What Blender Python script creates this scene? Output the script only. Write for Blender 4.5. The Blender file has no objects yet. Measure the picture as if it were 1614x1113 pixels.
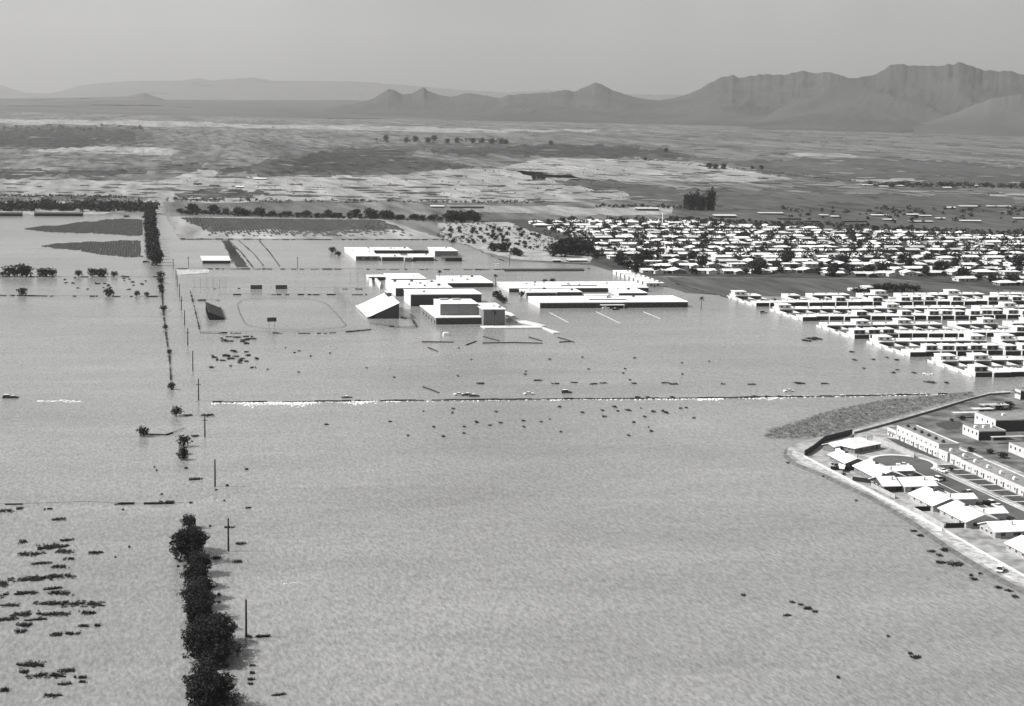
import bpy, bmesh, math, random
from mathutils import Vector, Matrix, noise as mnoise
from mathutils.geometry import tessellate_polygon
R = math.radians
rnd = random.Random(7)
sc = bpy.context.scene
C = sc.collection

# ------------------------------------------------------------------ camera
W, HH, F, CAMH = 1614.0, 1113.0, 2600.0, 155.0
ROLL, VX, VY = R(1.2), 220.0, 145.0          # street grid runs along +Y, vanishing at (VX, VY)

def _lvl(px, py):
    x, y = px - W/2, py - HH/2
    return x*math.cos(ROLL) + y*math.sin(ROLL), -x*math.sin(ROLL) + y*math.cos(ROLL)
PITCH = math.atan2(-_lvl(VX, VY)[1], F)
CP, SP = math.cos(PITCH), math.sin(PITCH)
def _ray0(px, py):
    x, y = _lvl(px, py)
    return x, F*CP - y*SP, -F*SP - y*CP
_d = _ray0(VX, VY)
YAW = math.atan2(_d[0], _d[1])
CY, SY = math.cos(YAW), math.sin(YAW)
def ray(px, py):
    a, b, c = _ray0(px, py)
    return Vector((a*CY - b*SY, a*SY + b*CY, c))
def P(px, py, z=0.0):
    """photo pixel -> the point where that line of sight meets height z"""
    d = ray(px, py)
    t = (z - CAMH)/d.z
    return Vector((d.x*t, d.y*t, z))
def zat(px, py, y):
    d = ray(px, py)
    return CAMH + d.z*y/d.y

cam = bpy.data.cameras.new('camera')
cam.sensor_width = 36.0
cam.lens = 36.0*F/W
cam.clip_start = 1.0
cam.clip_end = 200000.0
camo = bpy.data.objects.new('camera', cam)
C.objects.link(camo)
def _rot(v): return Vector((v[0]*CY - v[1]*SY, v[0]*SY + v[1]*CY, v[2]))
r0, u0, f0 = _rot((1, 0, 0)), _rot((0, SP, CP)), _rot((0, CP, -SP))
cr = r0*math.cos(ROLL) + u0*math.sin(ROLL)
cu = u0*math.cos(ROLL) - r0*math.sin(ROLL)
M4 = Matrix((cr, cu, -f0)).transposed().to_4x4()
M4.translation = (0, 0, CAMH)
camo.matrix_world = M4
sc.camera = camo

# ------------------------------------------------------------------ sky, sun, exposure
SUN_EL, SUN_A = R(43), R(7)                  # sun stands over -X, a little behind the scene
sundir = Vector((-math.cos(SUN_EL)*math.cos(SUN_A), math.cos(SUN_EL)*math.sin(SUN_A), math.sin(SUN_EL)))
world = bpy.data.worlds.new('World')
sc.world = world
world.use_nodes = True
nt = world.node_tree
nt.nodes.clear()
sky = nt.nodes.new('ShaderNodeTexSky')
sky.sky_type = 'NISHITA'
sky.sun_disc = False
sky.sun_elevation = SUN_EL
sky.sun_rotation = math.atan2(sundir.x, sundir.y)
sky.air_density = 1.0
sky.dust_density = 2.0
bw = nt.nodes.new('ShaderNodeRGBToBW')       # black-and-white film
tc = nt.nodes.new('ShaderNodeTexCoord')
mp = nt.nodes.new('ShaderNodeMapping')
mp.inputs['Scale'].default_value = (8, 8, 0.8)
nz = nt.nodes.new('ShaderNodeTexNoise')
nz.inputs['Scale'].default_value = 1.0
nz.inputs['Detail'].default_value = 2.0
mr = nt.nodes.new('ShaderNodeMapRange')      # faint upright light and dark bands added all round the sky
mr.inputs['From Min'].default_value = 0.3
mr.inputs['From Max'].default_value = 0.7
mr.inputs['To Min'].default_value = 0.72
mr.inputs['To Max'].default_value = 1.28
mul = nt.nodes.new('ShaderNodeMath'); mul.operation = 'MULTIPLY'
bg = nt.nodes.new('ShaderNodeBackground')
bg.inputs['Strength'].default_value = 0.092
wo = nt.nodes.new('ShaderNodeOutputWorld')
L = nt.links.new
L(sky.outputs[0], bw.inputs[0]); L(tc.outputs['Generated'], mp.inputs[0]); L(mp.outputs[0], nz.inputs['Vector'])
L(nz.outputs[0], mr.inputs[0]); L(bw.outputs[0], mul.inputs[0]); L(mr.outputs[0], mul.inputs[1])
L(mul.outputs[0], bg.inputs[0]); L(bg.outputs[0], wo.inputs[0])
sl = bpy.data.lights.new('sun', 'SUN')
sl.energy = 5.0
sl.angle = R(0.5)
sl.color = (1.0, 0.99, 0.975)
slo = bpy.data.objects.new('sun', sl)
C.objects.link(slo)
slo.rotation_euler = (-sundir).to_track_quat('-Z', 'Y').to_euler()
slo.location = (0, 0, 400)
sc.view_settings.view_transform = 'Standard'
sc.view_settings.look = 'None'
sc.view_settings.exposure = 0.55
sc.view_settings.gamma = 1.0
sc.cycles.use_denoising = True
sc.cycles.max_bounces = 6
sc.cycles.volume_bounces = 0
sc.cycles.diffuse_bounces = 3
sc.cycles.transparent_max_bounces = 8

# ------------------------------------------------------------------ materials (all grey: the photograph is black and white)
MATS = {}
def mat(name, v, rough=0.85, var=0.15, scale=0.3, spec=0.25, bump=0.0, bscale=None, stretch=(1, 1, 1), orand=0.0, detail=5.0, big=None):
    m = bpy.data.materials.new(name)
    m.use_nodes = True
    t = m.node_tree
    b = t.nodes['Principled BSDF']
    b.inputs['Roughness'].default_value = rough
    b.inputs['Specular IOR Level'].default_value = spec
    g = t.nodes.new('ShaderNodeNewGeometry')
    mpn = t.nodes.new('ShaderNodeMapping')
    mpn.inputs['Scale'].default_value = stretch
    t.links.new(g.outputs['Position'], mpn.inputs[0])
    n = t.nodes.new('ShaderNodeTexNoise')
    n.inputs['Scale'].default_value = scale
    n.inputs['Detail'].default_value = detail
    t.links.new(mpn.outputs[0], n.inputs['Vector'])
    r = t.nodes.new('ShaderNodeMapRange')
    r.inputs['From Min'].default_value = 0.28
    r.inputs['From Max'].default_value = 0.72
    r.inputs['To Min'].default_value = v*(1 - var)
    r.inputs['To Max'].default_value = v*(1 + var)
    t.links.new(n.outputs[0], r.inputs[0])
    out = r.outputs[0]
    if big:
        n2 = t.nodes.new('ShaderNodeTexNoise')
        n2.inputs['Scale'].default_value = big[0]
        n2.inputs['Detail'].default_value = 4.0
        t.links.new(mpn.outputs[0], n2.inputs['Vector'])
        r2 = t.nodes.new('ShaderNodeMapRange')
        r2.inputs['From Min'].default_value = 0.3; r2.inputs['From Max'].default_value = 0.7
        r2.inputs['To Min'].default_value = 1 - big[1]; r2.inputs['To Max'].default_value = 1 + big[1]
        t.links.new(n2.outputs[0], r2.inputs[0])
        mm = t.nodes.new('ShaderNodeMath'); mm.operation = 'MULTIPLY'
        t.links.new(out, mm.inputs[0]); t.links.new(r2.outputs[0], mm.inputs[1])
        out = mm.outputs[0]
    if orand:
        oi = t.nodes.new('ShaderNodeObjectInfo')
        r3 = t.nodes.new('ShaderNodeMapRange')
        r3.inputs['To Min'].default_value = 1 - orand; r3.inputs['To Max'].default_value = 1 + orand
        t.links.new(oi.outputs['Random'], r3.inputs[0])
        mm = t.nodes.new('ShaderNodeMath'); mm.operation = 'MULTIPLY'
        t.links.new(out, mm.inputs[0]); t.links.new(r3.outputs[0], mm.inputs[1])
        out = mm.outputs[0]
    t.links.new(out, b.inputs['Base Color'])
    if bump:
        bn = t.nodes.new('ShaderNodeTexNoise')
        bn.inputs['Scale'].default_value = bscale or scale*4
        bn.inputs['Detail'].default_value = 3.0
        t.links.new(mpn.outputs[0], bn.inputs['Vector'])
        bp = t.nodes.new('ShaderNodeBump')
        bp.inputs['Strength'].default_value = 1.0
        bp.inputs['Distance'].default_value = bump
        t.links.new(bn.outputs[0], bp.inputs['Height'])
        t.links.new(bp.outputs[0], b.inputs['Normal'])
    MATS[name] = m
    return m

mat('desert', 0.112, 0.95, 0.65, 0.035, 0.1, stretch=(1, .12, 1), big=(0.006, 0.4), detail=8)
mat('sand', 0.24, 0.95, 0.38, 0.05, 0.1, stretch=(1, .14, 1), big=(0.012, 0.25), detail=8)
mat('sand_mid', 0.175, 0.95, 0.5, 0.05, 0.1, stretch=(1, .14, 1), detail=12)
mat('scrub_mid', 0.062, 0.95, 0.7, 0.05, 0.1, stretch=(1, .14, 1), detail=12)
mat('scrub_ground', 0.036, 0.95, 0.8, 0.05, 0.1, stretch=(1, .14, 1), big=(0.006, 0.3), detail=9)
mat('dry_field', 0.072, 0.95, 0.45, 0.08, 0.1, stretch=(1, .16, 1), big=(0.005, 0.2), detail=9)
mat('yard', 0.05, 0.95, 0.5, 0.06, 0.1, detail=8)
mat('dirt', 0.27, 0.95, 0.45, 0.25, 0.1, detail=10, big=(0.05, 0.3))
mat('pale_dirt', 0.37, 0.95, 0.45, 0.5, 0.1, detail=10, big=(0.12, 0.22))
mat('yard_dirt', 0.12, 0.95, 0.6, 0.12, 0.1, detail=9, big=(0.04, 0.4))
mat('wet_mud', 0.09, 0.7, 0.4, 0.4, 0.3, detail=8)
mat('asphalt', 0.085, 0.9, 0.2, 0.4, 0.2, detail=8, big=(0.03, 0.2))
mat('concrete', 0.55, 0.85, 0.15, 0.5, 0.2, big=(0.08, 0.1))
mat('lawn', 0.06, 0.95, 0.4, 0.6, 0.1, detail=8)
mat('crop', 0.045, 0.95, 0.35, 0.2, 0.1)
mat('roof_white', 0.70, 0.75, 0.14, 0.2, 0.25, orand=0.2, detail=7)
mat('roof_light', 0.50, 0.8, 0.16, 0.3, 0.2, orand=0.2, detail=7)
mat('roof_gravel', 0.20, 0.95, 0.3, 0.6, 0.1, detail=8, big=(0.07, 0.2))
mat('roof_dark', 0.08, 0.9, 0.2, 0.5, 0.1)
mat('stucco', 0.50, 0.9, 0.12, 0.5, 0.15, orand=0.1)
mat('tan', 0.33, 0.9, 0.15, 0.6, 0.15)
mat('brick_and_shade', 0.06, 0.9, 0.25, 1.2, 0.15, detail=7)  # brick walls; on white-sided buildings it paints the shade of the fronts
mat('brick_and_half_shade', 0.17, 0.9, 0.2, 1.0, 0.15, detail=7)  # brick walls; also a lighter painted shade for some pale-sided fronts
mat('block_wall', 0.34, 0.9, 0.2, 0.7, 0.15)
mat('opening_shade', 0.025, 0.6, 0.3, 0.5, 0.3)  # near-black standing in for the shade inside doorways and open fronts
mat('glass', 0.02, 0.15, 0.2, 0.5, 0.5)
mat('wood_dark', 0.035, 0.9, 0.3, 2.0, 0.1)
mat('bark', 0.06, 0.95, 0.3, 3.0, 0.1)
mat('leaf', 0.022, 0.85, 0.4, 0.5, 0.15, orand=0.25)
mat('leaf_pale', 0.06, 0.8, 0.35, 0.6, 0.15, orand=0.25)
mat('brush', 0.025, 0.95, 0.4, 0.8, 0.1, orand=0.2)
mat('brush_mid', 0.14, 0.95, 0.5, 0.25, 0.1, detail=8)
mat('spit_mud', 0.19, 0.95, 0.4, 0.3, 0.1, detail=9)
mat('metal_white', 0.8, 0.45, 0.05, 0.3, 0.4)
mat('metal_grey', 0.35, 0.5, 0.15, 1.0, 0.4)
mat('metal_dark', 0.06, 0.6, 0.2, 1.0, 0.3)
mat('foam', 0.72, 0.8, 0.3, 1.0, 0.3)
mat('car_white', 0.8, 0.3, 0.03, 1.0, 0.5)
mat('car_dark', 0.035, 0.3, 0.1, 1.0, 0.5)
mat('car_grey', 0.3, 0.3, 0.05, 1.0, 0.5)
mat('rubber', 0.02, 0.9, 0.1, 1.0, 0.2)
mat('rock', 0.055, 0.95, 0.3, 0.0012, 0.1, detail=8)
mat('rock_pale', 0.075, 0.95, 0.3, 0.0012, 0.1, detail=8)

def water_mat():
    m = bpy.data.materials.new('flood_water')
    m.use_nodes = True
    t = m.node_tree
    b = t.nodes['Principled BSDF']
    b.inputs['Roughness'].default_value = 0.2
    b.inputs['IOR'].default_value = 1.33
    b.inputs['Specular IOR Level'].default_value = 0.5
    g = t.nodes.new('ShaderNodeNewGeometry')
    def ns(scale, stretch, rot=0.0, detail=6.0, rough=0.55, dist=0.0):
        mpn = t.nodes.new('ShaderNodeMapping')
        mpn.inputs['Scale'].default_value = stretch
        mpn.inputs['Rotation'].default_value = (0, 0, rot)
        t.links.new(g.outputs['Position'], mpn.inputs[0])
        n = t.nodes.new('ShaderNodeTexNoise')
        n.inputs['Scale'].default_value = scale
        n.inputs['Detail'].default_value = detail
        n.inputs['Roughness'].default_value = rough
        n.inputs['Distortion'].default_value = dist
        t.links.new(mpn.outputs[0], n.inputs['Vector'])
        return n.outputs[0]
    def rng(x, a, c, lo=0.3, hi=0.7):
        r = t.nodes.new('ShaderNodeMapRange')
        r.inputs['From Min'].default_value = lo; r.inputs['From Max'].default_value = hi
        r.inputs['To Min'].default_value = a; r.inputs['To Max'].default_value = c
        t.links.new(x, r.inputs[0])
        return r.outputs[0]
    def mulv(a, c):
        mm = t.nodes.new('ShaderNodeMath'); mm.operation = 'MULTIPLY'
        t.links.new(a, mm.inputs[0]); t.links.new(c, mm.inputs[1])
        return mm.outputs[0]
    silt = rng(ns(0.004, (1, 1.0, 1), R(20), 5, 0.55, 0.6), 0.185, 0.250)       # silt carried in streaks
    streak = rng(ns(0.03, (0.25, 1, 1), R(32), 8, 0.65, 0.6), 0.86, 1.12)
    fine = rng(ns(0.9, (1, 0.3, 1), R(6), 5, 0.75), 0.60, 1.40)
    t.links.new(mulv(mulv(silt, streak), fine), b.inputs['Base Color'])
    ad = t.nodes.new('ShaderNodeMath'); ad.operation = 'ADD'
    t.links.new(ns(0.25, (0.8, .6, 1), R(28), 3, 0.55, 0.8), ad.inputs[0])
    sm = t.nodes.new('ShaderNodeMath'); sm.operation = 'MULTIPLY'
    sm.inputs[1].default_value = 0.35
    t.links.new(ns(0.9, (1.0, .45, 1), R(25), 3, 0.6), sm.inputs[0])
    t.links.new(sm.outputs[0], ad.inputs[1])
    amp = rng(ns(0.006, (1, 1, 1), 0, 3), 0.25, 1.0)
    bp = t.nodes.new('ShaderNodeBump')
    bp.inputs['Distance'].default_value = 0.5
    t.links.new(amp, bp.inputs['Strength'])
    t.links.new(ad.outputs[0], bp.inputs['Height'])
    t.links.new(bp.outputs[0], b.inputs['Normal'])
    MATS['water'] = m
water_mat()

# ------------------------------------------------------------------ mesh helpers
class MB:
    def __init__(s): s.v = []; s.f = []
    def poly(s, pts):
        n = len(s.v); s.v += [tuple(p) for p in pts]; s.f.append(tuple(range(n, n+len(pts)))); return s
    def box(s, x0, x1, y0, y1, z0, z1):
        n = len(s.v)
        s.v += [(x0,y0,z0),(x1,y0,z0),(x1,y1,z0),(x0,y1,z0),(x0,y0,z1),(x1,y0,z1),(x1,y1,z1),(x0,y1,z1)]
        s.f += [(n,n+3,n+2,n+1),(n+4,n+5,n+6,n+7),(n,n+1,n+5,n+4),(n+1,n+2,n+6,n+5),(n+2,n+3,n+7,n+6),(n+3,n,n+4,n+7)]
        return s
    def prism(s, base, top):
        """base/top: equal rings, counter-clockwise from above"""
        n, k = len(s.v), len(base)
        s.v += [tuple(p) for p in base] + [tuple(p) for p in top]
        s.f.append(tuple(range(n+k-1, n-1, -1))); s.f.append(tuple(range(n+k, n+2*k)))
        for i in range(k):
            j = (i+1) % k
            s.f.append((n+i, n+j, n+k+j, n+k+i))
        return s
    def tube(s, pts, rads, k=7):
        n0 = len(s.v)
        pts = [Vector(p) for p in pts]
        for i, p in enumerate(pts):
            d = (pts[min(i+1, len(pts)-1)] - pts[max(i-1, 0)]).normalized()
            a = d.cross(Vector((0.31, 0.95, 0.05))).normalized(); b2 = d.cross(a)
            for q in range(k):
                an = 2*math.pi*q/k
                s.v.append(tuple(p + (a*math.cos(an) + b2*math.sin(an))*rads[i]))
        for i in range(len(pts)-1):
            for q in range(k):
                q2 = (q+1) % k
                s.f.append((n0+i*k+q, n0+i*k+q2, n0+(i+1)*k+q2, n0+(i+1)*k+q))
        s.f.append(tuple(n0+(len(pts)-1)*k+q for q in range(k)))
        s.f.append(tuple(n0+q for q in range(k-1, -1, -1)))
        return s
    def wallseg(s, a, b, th, z0, z1):
        a, b = Vector((a[0], a[1])), Vector((b[0], b[1]))
        d = (b-a).normalized(); nrm = Vector((-d.y, d.x))*th/2
        ring = [a-nrm, b-nrm, b+nrm, a+nrm]
        return s.prism([(p.x, p.y, z0) for p in ring], [(p.x, p.y, z1) for p in ring])
    def mesh(s, name, m):
        me = bpy.data.meshes.new(name)
        me.from_pydata(s.v, [], s.f)
        me.materials.append(MATS[m] if isinstance(m, str) else m)
        me.update()
        return me
    def build(s, name, m, parent=None, loc=None):
        o = bpy.data.objects.new(name, s.mesh(name, m))
        C.objects.link(o)
        if parent is not None: o.parent = parent
        if loc is not None: o.location = loc
        return o

def tag(o, label=None, cat=None, group=None, kind=None):
    if label: o['label'] = label
    if cat: o['category'] = cat
    if group: o['group'] = group
    if kind: o['kind'] = kind
    return o
def empty(name, loc, rz=0.0, scale=None):
    o = bpy.data.objects.new(name, None)
    o.empty_display_size = 1.0
    C.objects.link(o)
    o.location = loc
    o.rotation_euler = (0, 0, rz)
    if scale is not None: o.scale = scale
    return o
def spawn(name, proto, loc, rz=0.0, scale=None, label=None, cat=None, group=None):
    """a thing and a copy of each of its parts; proto = [(part name, mesh or (mesh, [sub-parts]))]"""
    o = empty(name, loc, rz, scale)
    tag(o, label, cat, group)
    for pn, me, *subs in proto:
        c = bpy.data.objects.new(pn, me)
        C.objects.link(c); c.parent = o
        for sn, sm_ in (subs[0] if subs else ()):
            d = bpy.data.objects.new(sn, sm_)
            C.objects.link(d); d.parent = c
    return o

def jitter_poly(pts, step, amp, seed=0):
    out = []
    r = random.Random(seed)
    n = len(pts)
    for i in range(n):
        a, b = Vector(pts[i]), Vector(pts[(i+1) % n])
        k = max(1, int((b-a).length/step))
        nr = Vector((-(b-a).y, (b-a).x, 0)).normalized()
        for j in range(k):
            p = a.lerp(b, j/k)
            out.append(p + nr*amp*(r.random()-0.5)*2 if j else p)
    return out
def ragged(px, it=5, amp=.22, vs=.3, seed=0):
    """roughen a pixel-space outline by midpoint displacement"""
    r = random.Random(seed)
    pts = list(px)
    for k in range(it):
        out = []
        for i, a in enumerate(pts):
            c = pts[(i+1) % len(pts)]
            l = math.hypot(c[0]-a[0], c[1]-a[1])
            out.append(a)
            if l > 2.5: out.append(((a[0]+c[0])/2 + r.gauss(0, amp)*l*.5, (a[1]+c[1])/2 + r.gauss(0, amp)*min(l*.5, 14)*vs))
        pts = out
    return pts
def sheet(name, pts, m, kind='structure', label=None):
    tris = tessellate_polygon([[Vector(p) for p in pts]])
    b = MB(); b.v = [tuple(p) for p in pts]
    for t in tris:
        a, c, d = (Vector(pts[i]) for i in t)
        b.f.append(tuple(t) if (c-a).cross(d-a).z > 0 else tuple(reversed(t)))
    o = b.build(name, m)
    o['kind'] = kind
    if label: o['label'] = label
    return o
def psheet(name, px, z, m, step=None, amp=0.0, kind='structure', seed=0, label=None):
    if step and step >= 30: px, step = ragged(px, seed=seed), None
    pts = [P(x, y, z) for x, y in px]
    if step: pts = jitter_poly(pts, step, amp, seed)
    return sheet(name, pts, m, kind, label)

# ------------------------------------------------------------------ ground, water, fields
b = MB(); S = 90000.0
b.poly([(-S, -3000, 0), (S, -3000, 0), (S, S, 0), (-S, S, 0)])
b.build('ground', 'desert')['kind'] = 'structure'

WZ = 0.25
water_px = [(236, 337), (262, 340), (285, 378), (700, 377), (735, 384), (800, 412), (930, 418), (985, 432), (1010, 440), (1080, 462), (1150, 466), (1660, 466)]
wpts = [P(x, y, WZ) for x, y in water_px]
wpts += [Vector((900, wpts[-1].y, WZ)), Vector((900, 100, WZ)), Vector((-420, 100, WZ)), Vector((-420, P(0, 338, WZ).y, WZ))]
sheet('water', jitter_poly(wpts, 14, 2.0, 3), 'water')

LZ = WZ + 0.1
# pale sand flats, river bed, road across the desert
psheet('sand_flat', [(225, 318), (300, 280), (420, 279), (640, 274), (780, 266), (900, 276), (980, 300), (1030, 312), (900, 318), (600, 316), (300, 318)], 0.12, 'sand', 60, 14, seed=1)
psheet('sand_strip', [(30, 239), (110, 231), (240, 232), (285, 238), (270, 246), (110, 240)], 0.12, 'sand', 80, 25, seed=2)
psheet('river_bed', [(228, 336), (262, 336), (258, 315), (270, 300), (330, 290), (345, 270), (320, 262), (330, 256), (305, 260), (312, 270), (250, 285), (215, 284), (225, 300), (236, 318)], 0.16, 'sand', 40, 8, seed=4)
psheet('sand_plain', [(-60, 300), (-60, 282), (230, 286), (228, 312), (0, 310)], 0.12, 'sand', 60, 10, seed=5)
psheet('pale_plain', [(1000, 252), (1120, 258), (1250, 282), (1150, 286), (900, 284), (780, 264), (850, 250)], 0.12, 'sand', 60, 20, seed=6)
psheet('wash', [(700, 322), (1060, 326), (1060, 336), (930, 340), (760, 334)], 0.12, 'sand', 40, 6, seed=8)
psheet('sand_edge', [(-150, 184.5), (300, 191.5), (800, 203), (1000, 206), (800, 209), (300, 199), (-150, 193)], 0.12, 'sand', 200, 60, seed=9)
# dark scrub tracts
SCRUB = [
    [(-100, 203), (120, 200), (230, 207), (235, 226), (150, 230), (-100, 231)],
    [(400, 262), (440, 248), (520, 236), (600, 230), (650, 236), (645, 247), (700, 256), (770, 263), (640, 271), (420, 277)],
    [(640, 235), (800, 228), (1000, 229), (1120, 250), (1000, 247), (800, 245)],
    [(-60, 270), (100, 271), (220, 268), (215, 275), (-60, 279)],
    [(255, 262), (310, 255), (318, 260), (270, 265)],
    [(890, 284), (1000, 290), (1080, 300), (1300, 300), (1660, 312), (1660, 332), (1200, 328), (1060, 318), (960, 302)],
    [(1130, 258), (1260, 278), (1660, 300), (1660, 262), (1300, 252)],
    [(280, 306), (350, 302), (420, 306), (380, 311), (290, 312)],
    [(340, 268), (400, 262), (400, 272), (350, 274)],
]
for i, pl in enumerate(SCRUB):
    cx_, cy_ = sum(p[0] for p in pl)/len(pl), sum(p[1] for p in pl)/len(pl)
    field = i in (5, 6)
    for j, (sc_, m_) in enumerate([(1.08, 'scrub_mid' if not field else 'scrub_mid'), (.86, 'scrub_ground' if not field else 'dry_field')]):
        q_ = [(cx_+(x-cx_)*sc_, cy_+(y-cy_)*sc_) for x, y in pl]
        sheet('scrub_tract', [P(x, y, .2+.04*i+.02*j) for x, y in ragged(q_, 6, .34, .5, 20+i*2+j)], m_)
psheet('pale_strip', [(1340, 282), (1500, 280), (1540, 283), (1360, 287)], 0.45, 'sand', 60, 10, seed=31)
psheet('pale_strip', [(1240, 241), (1340, 243), (1380, 248), (1260, 247)], 0.45, 'sand', 60, 10, seed=32)
psheet('pale_strip', [(1560, 304), (1680, 306), (1680, 311), (1560, 309)], 0.45, 'sand', 60, 10, seed=33)
psheet('meadow', [(1060, 330), (1120, 318), (1660, 336), (1660, 372), (1230, 360), (1060, 344)], 0.14, 'dry_field', 40, 5, seed=34)
# smaller broken patches of scrub and bare sand all over the plain
def patches(name, n, m, seed, zlo, label, yr, wr):
    r = random.Random(seed); q = MB()
    k = 0
    while k < n:
        cx, cy = r.uniform(-60, 1670), yr[0] + (yr[1]-yr[0])*r.random()
        if cy > 312 and (cx < 260 or cx > 1050): continue
        f = .35 + .65*(cy-185)/140
        w, h = r.uniform(*wr)*f*1.3, r.uniform(.35, 1.5)*f
        nn = 22
        pts = []
        ph = r.random()*6
        for i in range(nn):
            a = 6.283*i/nn
            rr = 1 + .45*math.sin(2*a+ph) * r.random() + r.uniform(-.5, .4)
            pts.append(P(cx + math.cos(a)*w*rr, cy + math.sin(a)*h*rr + math.cos(a)*w*.017, zlo + k*.0006))
        q.poly(pts[::-1]); k += 1
    return tag(q.build(name, m), label, None, None, 'stuff')
patches('scrub_patch', 520, 'scrub_mid', 50, .5, 'broken dark scrub patches over the desert plain', (193, 318), (3, 26))
patches('sand_patch', 300, 'sand_mid', 51, .85, 'broken bare sand patches over the desert plain', (190, 318), (3, 24))
# subdivision ground and its streets
psheet('neighborhood_ground', [(770, 346), (1060, 347), (1400, 362), (1700, 374), (1700, 466), (1560, 452), (1400, 438), (1240, 437), (1020, 434), (960, 418), (935, 402), (900, 384), (840, 366)], 0.3, 'yard', 20, 3, seed=40)
psheet('vacant_field', [(1050, 437), (1240, 438), (1400, 440), (1580, 455), (1580, 467), (1150, 467), (1090, 458)], 0.32, 'dry_field', 20, 2.5, seed=41)
psheet('rough_ground', [(690, 352), (800, 350), (850, 368), (900, 384), (930, 402), (930, 414), (820, 410), (760, 396), (700, 376)], 0.31, 'dirt', 15, 4, seed=42)
def street(px, w, z, m='asphalt', name='street'):
    pts = [P(x, y, z) for x, y in px]
    Ls, Rs = [], []
    for i, p in enumerate(pts):
        d = (pts[min(i+1, len(pts)-1)] - pts[max(i-1, 0)]).normalized()
        n = Vector((-d.y, d.x, 0))*w/2
        Ls.append(p+n); Rs.append(p-n)
    q = MB(); k = len(pts)
    q.v = [tuple(p) for p in Rs + Ls]
    q.f = [(i, i+1, k+i+1, k+i) for i in range(k-1)]
    o = q.build(name, m); o['kind'] = 'structure'
    return o
street([(1088, 415), (1106, 408), (1112, 400), (1104, 394)], 9, 0.42, 'concrete')
street([(1128, 398), (1118, 404), (1122, 412), (1150, 420)], 8, 0.43, 'concrete')
street([(1060, 346), (1200, 356), (1400, 362), (1660, 371)], 14, 0.44, 'dry_field', 'road')
# the flooded blocks' crop land
psheet('field', [(262, 341), (600, 345), (700, 377), (285, 377)], 0.35, 'sand', 20, 2, seed=44)
psheet('mud_bank', [(-60, 316), (246, 318), (243, 336), (-60, 338)], 0.33, 'dirt', 30, 3, seed=45)

def rows_stuff(name, px, sp, m, label, w=1.6, h=0.9, gap=0.25, seed=0, z=0.36):
    """crop rows along the street grid inside a pixel polygon, with bare stretches"""
    pts = [P(x, y, z) for x, y in px]
    r = random.Random(seed)
    q = MB()
    xs = [p.x for p in pts]; x = min(xs)
    while x < max(xs):
        cuts = []
        for i in range(len(pts)):
            a, c = pts[i], pts[(i+1) % len(pts)]
            if (a.x - x)*(c.x - x) < 0: cuts.append(a.y + (c.y-a.y)*(x-a.x)/(c.x-a.x))
        cuts.sort()
        for y0, y1 in zip(cuts[::2], cuts[1::2]):
            y = y0 + r.random()*8
            while y < y1:
                ln = 6 + r.random()*16
                ye = min(y1, y+ln)
                nv = mnoise.noise(Vector((x*0.012, y*0.006, seed)))
                fade = max(0.0, 1 - (y-y0)/max(1.0, .45*(y1-y0)))*(.75 if gap > 0 else 0)
                if r.random() > gap - nv*0.5 + fade and ye - y > 1:
                    ww, hh = w*(0.7+0.6*r.random()), h*(0.6+0.7*r.random())
                    jx = (r.random()-0.5)*0.5
                    q.prism([(x-ww/2+jx, y, z), (x+ww/2+jx, y, z), (x+ww/2+jx, ye, z), (x-ww/2+jx, ye, z)],
                            [(x-ww/4+jx, y+.4, z+hh), (x+ww/4+jx, y+.4, z+hh), (x+ww/4+jx, ye-.4, z+hh), (x-ww/4+jx, ye-.4, z+hh)])
                y = ye + 0.3
        x += sp
    return tag(q.build(name, m), label, None, None, 'stuff')
rows_stuff('crop_rows', [(284, 343), (600, 347), (655, 372), (480, 373), (330, 373)], 3.7, 'crop', 'dark crop rows standing in the striped field behind the flooded school', 2.9, 0.6, 0.10, 1)
psheet('crop_ground', [(284, 343), (600, 347), (640, 362), (560, 362), (500, 365), (420, 361), (330, 366)], .352, 'scrub_mid', 20, 3, seed=80)
rows_stuff('crop_patch', ragged([(36, 361), (110, 353), (150, 350), (190, 345), (222, 346), (224, 371), (120, 368), (70, 365)], 4, .15, .35, 5), 2.4, 'crop', 'dark wedge of crop rising from the water beside the bushy lane', 2.9, 0.5, -.4, 2)
rows_stuff('crop_patch', ragged([(64, 388), (100, 384), (150, 381), (200, 379), (222, 380), (224, 405), (160, 402), (110, 394)], 4, .15, .35, 6), 2.6, 'crop', 'smaller dark wedge of crop south of the first in the flood', 2.9, 0.5, -.4, 3)

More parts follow.
